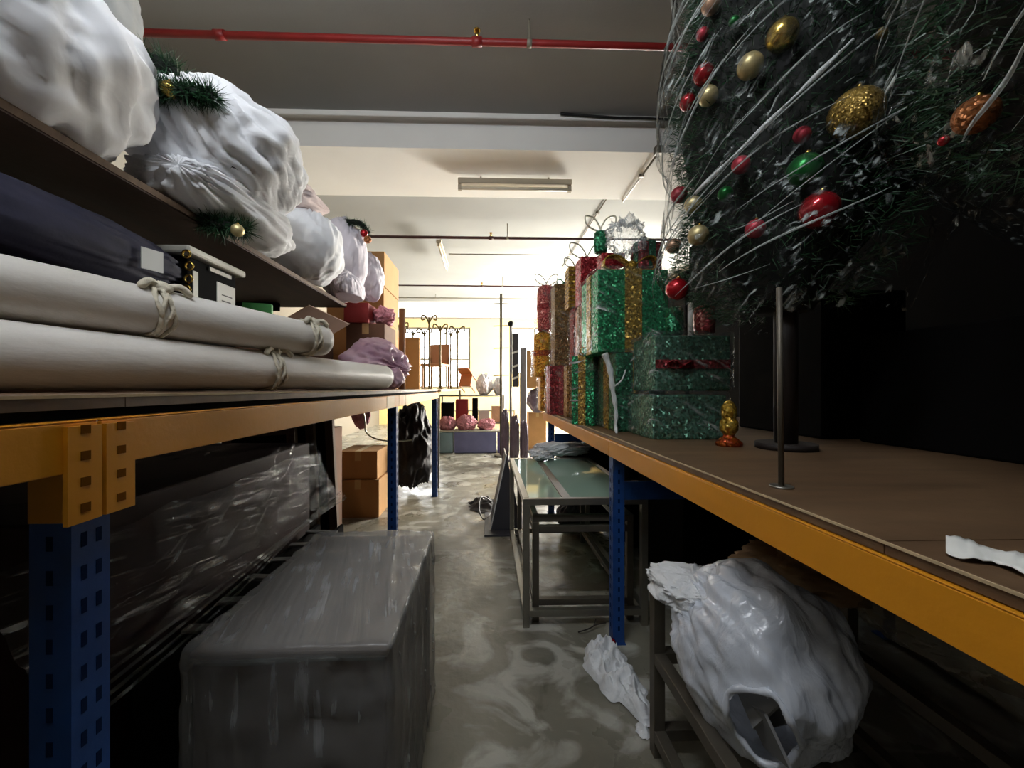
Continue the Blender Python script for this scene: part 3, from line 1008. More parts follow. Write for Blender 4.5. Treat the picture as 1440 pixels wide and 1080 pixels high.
carton('brown open box with a slanted flap under the middle of the shelf', (-1.42, 1.95, LZ), (-.96, 2.52, 1.44), 'cartondark', flaps=True, tape=False)
carton('dark brown box on the left rack behind the purple bag', (-1.05, 3.0, LZ), (-.765, 3.36, 1.585), 'cartondark')
carton('red box on top of the dark brown box by the shelf end', (-1.06, 2.98, 1.588), (-.88, 3.22, 1.735), 'cartonred', tape=False)
tag(MB().sack((-.80, 3.14, 1.655), (.075, .09, .07), 6, amp=.25, lump=.3, crease=.12, folds=9, flat=1.587).build('net_cloth', M['pinkcloth']), 'crumpled pink net cloth on the dark brown box', 'cloth')
GC = 'tall stack of cartons past the shelf end'
zs = [LZ, 1.39, 1.69, 1.99, 2.295]
for i in range(4):
    carton(['lowest carton of the tall stack past the shelf end', 'second lowest carton of the tall stack past the shelf end', 'carton just below the top of the tall stack past the shelf end', 'topmost carton of the tall stack past the shelf end'][i],
           (-1.40 + .004 * i, 3.5, zs[i] + .0005), (-.90 + .005 * (i % 2), 4.06, zs[i + 1] - .002), 'carton', GC)
t = thing('plastic_bag', 'purple pink plastic bag knotted and slumped behind the rolls on the left rack', 'bag', (-.74, 2.62, LZ))
MB().sack((-.74, 2.68, 1.245), (.20, .33, .165), 61, pole=(.75, -.25, -.1), folds=7, amp=.12, lump=.18, crease=.03, flat=LZ + .001, neck=.06).build('bag_body', M['purplebag'], t)
MB().sack((-.56, 2.44, 1.16), (.055, .07, .06), 66, pole=(-.5, .6, .6), folds=7, amp=.25, lump=.25, flat=LZ + .001, n=(40, 26)).build('bag_mouth', M['purplebag'], t)
tag(MB().cyl((-.92, 4.35, 1.09), (-.92, 4.35, 1.96), .035, n=16).build('cardboard_tube', M['cartondark']), 'upright brown cardboard tube behind the tall stack of cartons', 'tube')
carton('tan panel box standing on the work table beside the cardboard tube', (-1.1, 4.9, 1.0895), (-.83, 5.0, 1.72), 'carton', tape=False)

# ------------------------------------------------------------------ far end of the room
def chair(label, c, ang, seatm, tilt=0.0, s=1.0):
    c = V(c)
    t = thing('chair', label, 'chair', c)
    t.rotation_euler = (tilt, 0, ang)

    def B_(name, mb, m, bev=.004):
        mb.v = [V(v) * s + c for v in mb.v]
        mb.build(name, m, t, bevel=bev)
    B_('seat', MB().box((-.21, -.21, .42), (.21, .21, .47)), seatm, .015)
    B_('backrest', MB().box((-.21, .19, .47), (.21, .225, .86)), seatm, .015)
    for x in (-.19, .17):
        B_('leg', MB().box((x, -.19, 0), (x + .034, -.156, .42)), M['chairleg'], 0)
        B_('leg', MB().box((x, .19, 0), (x + .034, .224, .60)), M['chairleg'], 0)
    return t


chair('tan chair standing on the work table in front of the window', (-.98, 7.55, 1.0895), R(-18), M['brownseat'])
chair('orange brown chair lying tipped over on the metal trolley', (-.30, 7.16, 1.12), R(-20), M['orangeseat'], tilt=R(62), s=.55)
GW = 'wire stands on the work table'
for i in range(7):
    x = -1.42 + i * .155; y = 6.6 + .25 * (i % 3)
    t = thing('wire_stand', 'thin gold wire stand with a curled top, %s' % ['beside the tan panel box', 'second from the tan panel box', 'third from the tan panel box', 'tallest of the row', 'just behind the tan chair back', 'second from the right end of the row', 'at the window end of the row'][i], 'wire stand', (x, y, 1.0895), GW)
    h = [1.06, 1.0, 1.04, 1.18, 1.08, 1.03, 1.0][i]
    MB().cyl((x, y, 1.0895), (x, y, 1.0895 + h), .015, n=6).build('rod', M['wiregold'], t)
    MB().cyl((x, y, 1.0895), (x, y, 1.10), .06, n=14).build('base', M['wiregold'], t)
    for s in (-1, 1):
        cur = [V((x, y, 1.0895 + h * .9)), V((x + s * .05, y, 1.0895 + h)), V((x + s * .11, y, 1.0895 + h + .03)), V((x + s * .12, y, 1.0895 + h - .04)), V((x + s * .07, y, 1.0895 + h - .03))]
        MB().tube(spline(cur, 6), .012, 6).build('curl', M['wiregold'], t)

# pole with pegs
t = thing('peg_pole', 'tall grey pole with short side pegs standing beyond the glass tables', 'pole', (.225, 6.4, 0))
MB().cyl((.225, 6.4, 0), (.225, 6.4, 2.62), .022, n=12).build('pole', M['steeldark'], t)
MB().cyl((.225, 6.4, 0), (.225, 6.4, .03), .11, n=24).build('base', M['steeldark'], t)
for z in (2.46, 2.1, 1.74, 1.3):
    MB().cyl((.10, 6.4, z), (.35, 6.4, z + .01), .008, n=6).build('peg', M['steeldark'], t)
t = thing('banner_pole', 'grey pole with a round finial and a black sleeve strapped in white', 'pole', (.37, 6.2, 0))
MB().cyl((.36, 6.05, 0), (.36, 6.05, 2.04), .02, n=12).build('pole', M['greypanel'], t)
MB().ball((.36, 6.05, 2.08), .045, 18).build('finial', M['black'], t)
MB().box((.385, 6.03, 1.12), (.485, 6.11, 1.94)).build('sleeve', M['darkpanel'], t, bevel=.02)
for z in (1.63, 1.42, 1.24):
    MB().bar((.38, 6.022, z), (.49, 6.022, z + .04), .008, .03).build('strap', M['paper'], t)
MB().box((.28, 5.95, 0), (.48, 6.15, .03)).build('base', M['greypanel'], t)
tag(MB().box((.50, 6.02, 0), (.60, 6.09, 1.72)).build('tall_panel', M['greypanel'], bevel=.02), 'tall grey panel standing upright beside the strapped black sleeve', 'panel')
for i, (x, y, z, rx, rz_) in enumerate(((.26, 5.80, .38, .06, .38), (.40, 5.78, .34, .07, .34), (.54, 5.80, .30, .06, .30))):
    tag(MB().sack((x, y, z), (rx, rx, rz_), 71 + i, folds=7, amp=.12, lump=.1, crease=.08, flat=.001, sq=.8).build('wrapped_bundle', M['purplewrap']),
        ['dim purple wrapped bundle upright below the peg pole', 'dim purple wrapped bundle between two others under the finial pole', 'dim purple wrapped bundle beside the tan carton on the floor'][i], 'bundle', 'upright wrapped bundles at the far end of the aisle')
carton('tan carton standing on the floor past the end of the right rack', (.74, 7.05, 0), (1.05, 7.4, .67), 'carton')
tag(MB().sack((.90, 7.0, .885), (.20, .2, .22), 77, folds=9, amp=.12, lump=.15, flat=.672).build('grey_bag', M['purplewrap']), 'grey plastic bag on top of the tan floor carton', 'bag')
t = carton('pale brown carton with a dark scribble on the bag at the far right', (.66, 6.85, 1.105), (.98, 7.15, 1.76), 'carton', tape=False)
mb = MB()
mb.tube(spline([(.74, 6.847, 1.42), (.765, 6.847, 1.45), (.79, 6.847, 1.41), (.82, 6.847, 1.45), (.85, 6.847, 1.42), (.89, 6.847, 1.45)], 5), .006, 5)
mb.build('scribble', M['ink'], t)

# trolley, bins and bags in front of the window
t = thing('metal_trolley', 'metal frame trolley behind the plastic bins under the tipped chair', 'trolley', (-.25, 7.35, 0))
for x in (-.85, .30):
    for y in (7.15, 7.6):
        MB().cyl((x, y, 0), (x, y, .98), .015, n=8).build('leg', M['steel'], t)
mb = MB()
for y in (7.15, 7.6): mb.cyl((-.85, y, .965), (.30, y, .965), .013, n=8)
for x in (-.85, .30): mb.cyl((x, 7.15, .965), (x, 7.6, .965), .013, n=8)
mb.build('top_rail', M['steel'], t)
MB().box((-.84, 7.16, .955), (.29, 7.59, .975)).build('top_tray', M['steeldark'], t)
MB().box((-.84, 7.16, .46), (.29, 7.59, .48)).build('lower_tray', M['steeldark'], t)
for i, (x, wd, h, m) in enumerate(((-.72, .22, .36, 'black'), (-.46, .22, .42, 'cartonred'), (-.22, .10, .44, 'blackmatte'), (-.06, .20, .22, 'lid'), (.16, .16, .3, 'kraft'))):
    tag(MB().box((x - wd / 2, 7.2, .4805), (x + wd / 2, 7.5, .48 + h)).build('small_box', M[m], bevel=.01),
        ['black box on the lower tray of the metal trolley', 'dark red box on the lower tray of the metal trolley', 'narrow black box on the lower tray of the metal trolley', 'low pale box on the lower tray of the metal trolley', 'brown box on the lower tray of the metal trolley'][i], 'box', 'boxes on the metal trolley')
for i, (x0, x1, m, lb) in enumerate(((-.86, -.58, 'binteal', 'pale teal plastic bin on the floor by the end of the left rack'), (-.56, .16, 'bingrey', 'wide blue grey plastic bin on the floor at the end of the aisle'), (.18, .34, 'binpurple', 'narrow violet plastic bin beside the wide blue grey one'))):
    t = thing('plastic_bin', lb, 'plastic bin', ((x0 + x1) / 2, 6.95, 0), 'plastic bins at the end of the aisle')
    MB().box((x0, 6.75, 0), (x1, 7.1, .36)).build('tub', M[m], t, bevel=.02)
    MB().box((x0 - .01, 6.74, .36), (x1 + .01, 7.11, .385)).build('rim', M['lid'], t, bevel=.008)
for i, (px, py, rx, rz_) in enumerate(((629, 592, .14, .12), (656, 593, .17, .13), (684, 598, .14, .10))):
    c = P(px, py, 6.9)
    tag(MB().sack((c.x, c.y, .386 + rz_ * .8), (rx, .15, rz_), 81 + i, folds=8, amp=.2, lump=.2, crease=.1, flat=.387).build('pink_bag', M['pinkcloth']),
        ['pink bag on the pale teal bin', 'largest pink bag on the wide blue grey bin', 'small pink bag at the right of the wide blue grey bin'][i], 'bag', 'pink bags on the bins')
for i, (px, py, rx, rz_) in enumerate(((681, 540, .15, .2), (702, 552, .11, .16))):
    c = P(px, py, 7.5)
    tag(MB().sack((c.x, c.y, .977 + rz_ * .9), (rx, .15, rz_), 91 + i, folds=9, amp=.2, lump=.2, flat=.977).build('white_bag', M['sheet']),
        ['white plastic bag beside the tipped orange chair', 'smaller white bag next to the peg pole'][i], 'bag', 'white bags on the trolley')
tag(MB().box((-.82, 8.6, .6), (.6, 8.64, .63)).box((-.82, 8.6, 0), (-.79, 8.64, .6)).box((.57, 8.6, 0), (.6, 8.64, .6)).build('rail_stand', M['steel']), 'low metal rail stand in front of the back wall', 'stand')

# ------------------------------------------------------------------ under the left rack
t = thing('wrapped_cabinet', 'low dark cabinet wrapped in clear film standing in the aisle', 'cabinet', (-.405, 1.12, 0))
CB0, CB1 = V((-.59, .815, 0)), V((-.205, 1.435, .575))
MB().box(CB0, V((CB1.x, CB1.y, .555))).build('body', M['maroon'], t, bevel=.006)
MB().box(V((CB0.x - .004, CB0.y - .004, .555)), V((CB1.x + .004, CB1.y + .004, .572))).build('top', M['cabtop'], t, bevel=.004)
MB().skin(CB0 + V((-.013, -.013, .0)), CB1 + V((.013, .013, .010)), 4, n=34, amp=.006, rnd=.010).build('film_wrap', M['filmcab'], t)
mb = MB()
for i in range(7):
    y = .86 + i * .085
    x = CB1.x + .016
    mb.tube(spline([(x - .004, y, .57), (x + .006, y + .03 - .012 * (i % 3), .40), (x + .003, y + .01 * (i % 2), .22), (x + .006, y + .04, .05)], 5), .0022, 5)
mb.tube(spline([(CB0.x, CB0.y - .012, .562), (-.5, CB0.y - .017, .560), (-.36, CB0.y - .018, .566), (CB1.x, CB0.y - .012, .562)], 6), .005, 6)
mb.tube(spline([(CB1.x + .010, CB0.y, .574), (CB1.x + .012, 1.0, .576), (CB1.x + .010, 1.25, .574), (CB1.x + .008, CB1.y, .578)], 6), .0045, 6)
mb.build('film_fold', M['filmgift'], t)
t = thing('wrapped_sideboard', 'tall maroon sideboard wrapped in clear film under the left rack', 'cabinet', (-1.1, 1.4, 0))
MB().box((-1.5, .72, 0), (-.78, 1.78, .86)).build('body', M['maroon'], t, bevel=.006)
MB().skin((-1.52, .70, 0), (-.755, 1.81, .885), 9, n=34, amp=.012, rnd=.03).build('film_wrap', M['filmdark'], t)
mb = MB()
vs = []; fs = []
nu, nv = 40, 14
for i in range(nu + 1):
    y = .62 + 1.2 * i / nu
    for j in range(nv + 1):
        s = j / nv
        x = -.755 + .105 * s + .012 * N((y * 3, s * 2, 0), 3, 5)
        z = .82 - .21 * s ** .6 + .02 * N((y * 2, s * 4, 1), 4, 8) - .06 * math.sin(PI * s) * (1 - abs(2 * i / nu - 1))
        vs.append((x, y, z))
for i in range(nu):
    for j in range(nv):
        fs.append((i * (nv + 1) + j, (i + 1) * (nv + 1) + j, (i + 1) * (nv + 1) + j + 1, i * (nv + 1) + j + 1))
mb.add(vs, fs, 0, True)
mb.build('loose_film_skirt', film('loose_film_skirt', tint=(186, 188, 188), between=(70, 70, 70), base=.10, crease=.55, scale=16, stretch=(1, 16, 1), rot=(R(-8), 0, 0), bump=.9, facing=.10, rough=.15, streak=.52), t)
mb = MB()
for k in range(4):
    mb.tube(spline([(-.655 + .008 * k, .60, .605 - .012 * k), (-.66 + .01 * k, 1.0, .61 - .01 * k), (-.652 + .006 * k, 1.4, .62), (-.66 + .008 * k, 1.82, .635 - .01 * k)], 8), .0035, 5)
mb.build('film_fold', M['filmgift'], t)
t = thing('slatted_rack', 'row of pale slats lying between the film-wrapped cabinet and sideboard', 'slatted rack', (-.69, 1.3, 0))
for x in (-.735, -.635):
    MB().box((x, .85, 0), (x + .012, 1.75, .51)).build('side_rail', M['blackmatte'], t)
for i in range(6):
    y = .98 + i * .13
    MB().box((-.735, y, .51), (-.612, y + .028, .518), rz=R(6 * math.sin(i * 2.3))).build('slat', M['papergrey'], t)
GFR = 'leaning framed boards under the left rack'
for i, (x, y, h, wd) in enumerate(((-.93, 2.02, .90, .34), (-.87, 2.10, .93, .36), (-.80, 2.18, .97, .36))):
    t = thing('framed_board', ['foremost black framed board leaning under the left rack', 'middle black framed board leaning under the left rack', 'rearmost framed board leaning under the left rack, nearest the cartons'][i], 'framed board', (x, y, 0), GFR)
    mtx = Matrix.Rotation(R(-4), 3, 'Y') @ Matrix.Rotation(R(-3), 3, 'X')

    def tr(mb):
        mb.v = [V((x, y, 0)) + mtx @ (v - V((x, y, 0))) for v in mb.v]
        zmin = min(v.z for v in mb.v)
        return mb
    tr(MB().box((x - wd, y, .03), (x + .0, y + .012, h - .03))).build('board', M['blackmatte'], t)
    mb = MB().box((x - .03, y - .01, 0.012), (x + .012, y + .022, h)).box((x - wd - .012, y - .01, .012), (x - wd + .03, y + .022, h))
    mb.box((x - wd + .03, y - .01, h - .03), (x - .03, y + .022, h)).box((x - wd + .03, y - .01, .012), (x - .03, y + .022, .045))
    tr(mb).build('frame', M['wood'], t)
tag(MB().sack((-.86, 1.93, .60), (.11, .05, .17), 14, folds=7, amp=.15, lump=.25, crease=.1, pole=(.2, -.3, 1)).build('film_clump', M['filmdark']), 'clump of clear film pressed against the leaning framed boards', 'plastic film')
carton('lower tan carton on the floor under the left rack', (-1.28, 3.42, 0), (-.92, 3.85, .32), 'carton', 'cartons under the left rack')
carton('upper tan carton stacked under the left rack', (-1.27, 3.44, .322), (-.94, 3.84, .56), 'carton', 'cartons under the left rack')
t = thing('black_bag', 'big black plastic bag bulging under the left rack behind the blue post', 'bag', (-.82, 3.95, 0))
MB().sack((-.80, 4.25, .48), (.22, .30, .42), 27, folds=9, amp=.12, lump=.22, crease=.10, flat=.001, pole=(.1, .2, 1)).build('bag_body', M['blackbag'], t)
tag(MB().sack((-.93, 2.98, .90), (.06, .05, .10), 29, folds=7, amp=.18, lump=.2, pole=(0, 0, 1)).build('hanging_rag', M['pinkcloth']), 'orange pink rag hanging under the left rack top', 'rag')
tag(MB().tube(spline([(-.90, 2.9, .99), (-.88, 2.9, .86), (-.87, 2.9, .78), (-.80, 2.92, .73), (-.68, 2.95, .71), (-.56, 2.98, .715)], 8), .006, 6).build('hanging_wire', M['wirewhite']), 'pale wire hanging in a loop under the left rack', 'wire')
carton('flat dark boxes stacked behind the leaning boards', (-1.6, 2.5, 0), (-1.15, 3.2, .8), 'cartondark', tape=False)


# ------------------------------------------------------------------ steel and glass tables
def frame_table(label, x0, x1, y0, y1, z, group=None, bar_at=None, glass=True, low=.05, tube=.03, m='steel', rail2=None, open_left=False):
    t = thing('display_table', label, 'table', ((x0 + x1) / 2, (y0 + y1) / 2, 0), group)
    a = tube
    for x in (x0, x1 - a):
        for y in (y0, y1 - a):
            MB().box((x, y, 0), (x + a, y + a, z - a)).build('leg', M[m], t, bevel=.002)

    def ring(nm, zz):
        mb = MB()
        for y in (y0, y1 - a): mb.box((x0, y, zz), (x1, y + a, zz + a))
        for x in ((x1 - a,) if open_left else (x0, x1 - a)): mb.box((x, y0 + a, zz), (x + a, y1 - a, zz + a))
        mb.build(nm, M[m], t, bevel=.002)
    ring('top_rail', z - a)
    if low is not None:
        mb = MB()
        for y in (y0, y1 - a): mb.box((x0 + a, y, low), (x1 - a, y + a, low + a))
        for x in (x0, x1 - a): mb.box((x, y0 + a, low), (x + a, y1 - a, low + a))
        mb.build('bottom_rail', M[m], t, bevel=.002)
    if rail2:
        mb = MB()
        for y in (y0, y1 - a): mb.box((x0 + a, y, rail2), (x1 - a, y + a, rail2 + a))
        for x in (x0, x1 - a): mb.box((x, y0 + a, rail2), (x + a, y1 - a, rail2 + a))
        mb.build('middle_rail', M[m], t, bevel=.002)
    if bar_at:
        MB().box((bar_at - .02, y0 + a, z - a), (bar_at + .02, y1 - a, z)).build('divider_bar', M['steel'], t)
    if glass:
        cuts = [x0 + a] + ([bar_at - .02, bar_at + .02] if bar_at else []) + [x1 - a]
        for k in range(0, len(cuts), 2):
            MB().box((cuts[k] + .002, y0 + a + .002, z - .012), (cuts[k + 1] - .002, y1 - a - .002, z - .004)).build('glass_top', M['glass'], t)
    return t


frame_table('larger steel table with a glass top beside the right blue post', .165, .745, 1.82, 2.90, .592, 'nest of steel tables', bar_at=.37)
frame_table('smaller steel table nested inside the larger glass-topped one', .215, .695, 1.87, 2.84, .50, 'nest of steel tables', glass=False, low=.075, m='steeldark', rail2=.42)
frame_table('steel frame bench under the near end of the right rack, draped with white cloth', .495, 1.12, .30, 1.20, .545, None, glass=False, low=.05, m='steeldark', rail2=.28, tube=.034, open_left=True)
# triangular stand and plate
t = thing('triangular_stand', 'dark triangular stand beside the far corner of the glass table', 'stand', (.14, 3.2, 0))
a, b, c = V((.03, 3.06, .014)), V((.27, 3.06, .014)), V((.15, 3.06, .58))
dep = V((0, .35, 0))
MB().add([a, b, c, a + dep, b + dep, c + dep], [(0, 1, 2), (5, 4, 3), (0, 3, 4, 1), (1, 4, 5, 2), (2, 5, 3, 0)]).build('body', M['darkpanel'], t)
MB().bar(a + V((-.004, -.003, 0)), c + V((-.003, -.003, .004)), .006, .008).bar(c + V((-.003, .35, .004)), c + V((-.003, -.003, .004)), .008, .006).build('edge_trim', M['paper'], t)
tag(MB().box((-.02, 2.95, 0), (.30, 3.5, .012)).build('floor_plate', M['darkpanel'], bevel=.002), 'flat dark plate on the floor under the triangular stand', 'plate')
tag(MB().crumple((-.02, 3.72, .001), .16, .2, .05, 9, sc=7).build('dark_film', M['blackbag']), 'crumpled dark plastic on the floor at the aisle edge', 'plastic')
tag(MB().tube(spline([(.05, 3.75, .03), (-.05, 3.6, .12), (-.07, 3.45, .06), (-.03, 3.3, .015), (.03, 3.45, .018)], 8), .006, 6).build('wire_loop', M['cable']), 'loop of black wire on the floor by the triangular stand', 'wire')
tag(MB().sack((.52, 2.90, .655), (.20, .07, .05), 33, folds=9, amp=.25, lump=.35, crease=.15, pole=(1, 0, .2), rz=R(8)).build('white_rag', M['rag']), 'crumpled white rag on the far end of the glass table', 'rag')
tag(MB().sack((.38, 2.80, .625), (.07, .07, .03), 35, folds=7, amp=.3, lump=.35, crease=.15, flat=.5925).build('rag_wad', M['rag']), 'small grey white rag wad on the glass table', 'rag')
tag(MB().sack((.74, 3.05, .46), (.21, .12, .22), 39, folds=9, amp=.1, lump=.1, sq=.8).build('dark_bundle', M['blackbag']), 'dark rounded bundle behind the glass table', 'bundle')
tag(MB().sack((.74, 3.05, .12), (.20, .12, .12), 40, folds=9, amp=.1, lump=.1, sq=.8, flat=.001).build('dark_bundle', M['blackbag']), 'dark bundle on the floor below the rounded one', 'bundle')

# ------------------------------------------------------------------ things on the bench and the floor at right
tag(MB().sack((.585, 1.12, .535), (.105, .10, .032), 43, folds=8, amp=.14, lump=.2, crease=.08, sq=.6).build('white_cloth', M['rag']), 'folded white cloth draped on the corner of the steel bench', 'cloth')
t = thing('clear_plastic_bag', 'large milky plastic bag spilling over the side of the steel bench', 'bag', (.66, .80, .3))
bc, br = V((.665, .95, .445)), V((.185, .205, .20))
mouth = V((.565, .80, .40))


BAGK = dict(pole=(-.35, .85, .45), folds=9, amp=.09, lump=.14, crease=.016, n=(140, 96), tight=.9)
whole = MB().sack(bc, br, 47, **BAGK)
wt = BVHTree.FromPolygons(whole.v, whole.f)
outd = (mouth - bc).normalized()
e1 = outd.cross(V((0, 0, 1))).normalized()
e2 = e1.cross(outd)
ctr = wt.ray_cast(bc + outd * .6, -outd)[0]


def cutf(p):
    q = p - ctr
    return (q.dot(e1) / .062) ** 2 + (q.dot(e2) / .088) ** 2 < 1 and q.dot(outd) > -.12


MB().sack(bc, br, 47, cut=cutf, **BAGK).build('bag_skin', M['bagclear'], t)
mb = MB()
ringp = []
for i in range(32):
    q = 2 * PI * i / 32
    p0 = ctr + e1 * (.065 * math.cos(q) + .004 * math.sin(3 * q)) + e2 * (.091 * math.sin(q) + .004 * math.sin(4 * q)) + outd * .3
    h_ = wt.ray_cast(p0, -outd)[0]
    ringp.append(h_ if h_ is not None else p0 - outd * .3)
mouth = ctr - outd * .05
mb.tube(ringp, [.007 + .002 * math.sin(i * 1.7) for i in range(32)], 6, closed=True)
mb.build('bag_mouth_hem', M['bagclear'], t)
for i, (dx, dy, dz, ry, rx) in enumerate(((.0, .02, .03, 25, 20), (.0, -.01, -.03, -18, -24), (.04, .04, .0, 10, 42))):
    mt_ = Matrix.Rotation(R(ry), 3, 'Y') @ Matrix.Rotation(R(rx), 3, 'X')
    c = mouth + V((dx, dy, dz))
    tag(MB().box(c - V((.003, .05, .045)), c + V((.003, .05, .045)), mt=mt_).build('grey_card', M['papergrey']), ['grey card at the top of the mouth of the milky bag', 'grey card low in the mouth of the milky bag', 'grey card deepest inside the milky bag'][i], 'card', 'cards inside the milky bag')
tag(MB().sack((.90, 1.06, .60), (.20, .12, .075), 49, folds=9, amp=.2, lump=.35, crease=.12, flat=.547).build('kraft_paper', M['kraft']), 'crumpled brown kraft paper at the back of the steel bench', 'paper')
tag(MB().sack((1.02, .82, .58), (.14, .18, .10), 51, folds=9, amp=.14, lump=.2, flat=.546).build('thin_bag', M['bagdim']), 'thin dim clear bag on the steel bench behind the milky one', 'bag')
tag(MB().sack((.86, .45, .10), (.10, .14, .10), 52, folds=9, amp=.12, lump=.2, flat=.001).build('floor_bag', M['bagclear']), 'small pale bag on the floor under the steel bench', 'bag')
MBc = MB().crumple(PZ(866, 960, 0) + V((0, 0, .001)), .085, .17, .07, 15, (72, 26), rz=R(20), sc=15)
o = MBc.build('floor_rag', M['rag'])
tag(o, 'long crumpled white rag on the floor beside the steel bench', 'rag')
tag(MB().crumple(PZ(850, 926, 0) + V((0, 0, .001)), .075, .07, .06, 19, (56, 20), sc=20).build('floor_rag', M['rag']), 'small crumpled white rag end by the foot of the blue post', 'rag')
tag(MB().crumple(PZ(908, 1030, 0) + V((-.01, 0, .001)), .022, .03, .02, 20, (30, 10), sc=30).build('rag_scrap', M['rag']), 'tiny white scrap on the floor beside the bench leg', 'scrap')
o = bauble('crushed red bauble on the floor at the foot of the right blue post', PZ(857, 908, .0) + V((0, 0, .017)), .021, 'red', sq=(1.3, 1, .8))
tag(MB().tube(spline([PZ(813, 889, .012), PZ(828, 884, .02), PZ(840, 878, .02), PZ(852, 876, .012)], 6), .003, 5).tube(spline([PZ(835, 880, .02), PZ(838, 870, .05)], 4), .0025, 5).build('twig', M['treestand']), 'dark twig on the floor in front of the steel tables', 'twig')
c = PZ(1385, 778, RZ)
pm = MB()
vs = []; fs = []
for i in range(21):
    for j in range(5):
        s = i / 20; q = j / 4
        p = PZ(1330 + 130 * s, 770 + 34 * s + (q - .5) * (24 + 6 * math.sin(s * 9)), RZ)
        vs.append((p.x, p.y, RZ + .003 + .008 * abs(N((s * 5, q * 2, 0), 1, 3))))
for i in range(20):
    for j in range(4):
        fs.append((i * 5 + j, (i + 1) * 5 + j, (i + 1) * 5 + j + 1, i * 5 + j + 1))
pm.add(vs, fs, 0, True)
po = pm.build('paper_strip', M['paper'])
sm = po.modifiers.new('thickness', 'SOLIDIFY'); sm.thickness = .0012
tag(po, 'creased white paper strip lying on the near end of the right rack', 'paper')


# ------------------------------------------------------------------ gift boxes on the right rack
def bow(t, c, s, m):
    c = V(c)
    kn = MB().ball(c + V((0, -s * .1, s * .12)), s * .22, 14).build('bow', m, t)
    for k, sg in enumerate((-1, 1)):
        loop = [c, c + V((sg * s * .5, -.01, s * .45)), c + V((sg * s * .95, 0, s * .42)), c + V((sg * s * .9, .01, s * .05))]
        pts = spline(loop, 6, closed=True)
        mb = MB()
        vs = []; fs = []
        n = len(pts)
        for p in pts:
            vs += [p + V((0, -s * .22, 0)), p + V((0, s * .22, 0))]
        for i in range(n):
            j = (i + 1) % n
            fs.append((2 * i, 2 * j, 2 * j + 1, 2 * i + 1))
        mb.add(vs, fs, 0, True)
        ob = mb.build('bow_loop', m, kn)
        so = ob.modifiers.new('thickness', 'SOLIDIFY'); so.thickness = .004


def wire_bow(t, c, s, m):
    c = V(c)
    for sg in (-1, 1):
        pts = spline([c, c + V((sg * s * .35, 0, s * .75)), c + V((sg * s * .9, 0, s * .9)), c + V((sg * s * .8, 0, s * .35))], 7, closed=True)
        MB().tube(pts, .0045, 6, closed=True).build('wire_loop', m, t)


GG = 'gift boxes on the right rack'


def gift(label, x0, x1, z0, z1, Y, dep, m, ribbon=None, rz=0.0, bow_s=0, bow_m=None, wire=0, wrap=True, shape='box', seed=1, cat='gift box', face_bow=None, name='gift_box', stripes=None, overlap=0.0, rw=.16):
    """x0, x1 are the picture columns of the front face, Y the depth of its front"""
    a = P(x0, 546, Y).x; b = P(x1, 546, Y).x
    w_ = b - a
    c = V(((a + b) / 2, Y + dep / 2, z0))
    t = thing(name, label, cat, c, GG)
    k = 1.0 / (abs(math.cos(rz)) + abs(math.sin(rz)) * dep / max(w_, .01)) if rz else 1.0
    hw, hd = w_ * k / 2, dep * k / 2
    if shape == 'box':
        MB().box((c.x - hw, c.y - hd, z0), (c.x + hw, c.y + hd, z1), rz=rz).build('body', M[m], t, bevel=.006)
    else:
        prof = [(1e-3, 0), (hw * .82, 0), (hw * .95, (z1 - z0) * .05), (hw, (z1 - z0) * .3), (hw, (z1 - z0) * .7), (hw * .93, (z1 - z0) * .93), (hw * .6, (z1 - z0) * .99), (1e-3, z1 - z0)]
        MB().lathe(c, prof, 28).build('body', M[m], t)
    if ribbon:
        mb = MB()
        q = .004
        r_ = hw * 2 * rw
        if shape == 'box':
            mb.box((c.x - r_, c.y - hd - q, z0 + .001), (c.x + r_, c.y + hd + q, z1 + q), rz=rz)
            mb.box((c.x - hw - q, c.y - r_, z0 + .001), (c.x + hw + q, c.y + r_, z1 + q * 1.2), rz=rz)
        else:
            mb.lathe(V((c.x, c.y, z0 + (z1 - z0) * .46)), [(hw * 1.01, 0), (hw * 1.03, .01), (hw * 1.03, .04), (hw * 1.01, .05)], 28)
        mb.build('ribbon', M[ribbon], t)
    if stripes:
        mb = MB()
        for k_ in range(9):
            z = z0 + (z1 - z0) * (.06 + .1 * k_)
            mb.box((c.x - hw - .003, c.y - hd - .003, z), (c.x + hw + .003, c.y + hd + .003, z + (z1 - z0) * .035), rz=rz)
        mb.build('stripe', M[stripes], t)
    if bow_s:
        bow(t, (c.x, c.y - hd * .75, z1 + .006), bow_s, M[bow_m or ribbon])
    if wire:
        wire_bow(t, (c.x, c.y, z1), wire, M['wirewhite'])
    if face_bow:
        bow(t, (c.x - hw * .35, c.y - hd - .012, z0 + (z1 - z0) * .42), .05, M[face_bow])
        MB().box((c.x - hw * .99, c.y - hd - .005, z0 + (z1 - z0) * .4), (c.x + hw * .99, c.y - hd - .0005, z0 + (z1 - z0) * .56)).build('ribbon', M[face_bow], t)
    if wrap:
        e = .010
        MB().skin((c.x - hw - e, c.y - hd - e, z0 + .001), (c.x + hw + e, c.y + hd + e, z1 + e + .004), seed, n=22, amp=.008, rz=rz, rnd=.02).build('film_wrap', M['filmgift'], t)
    return t


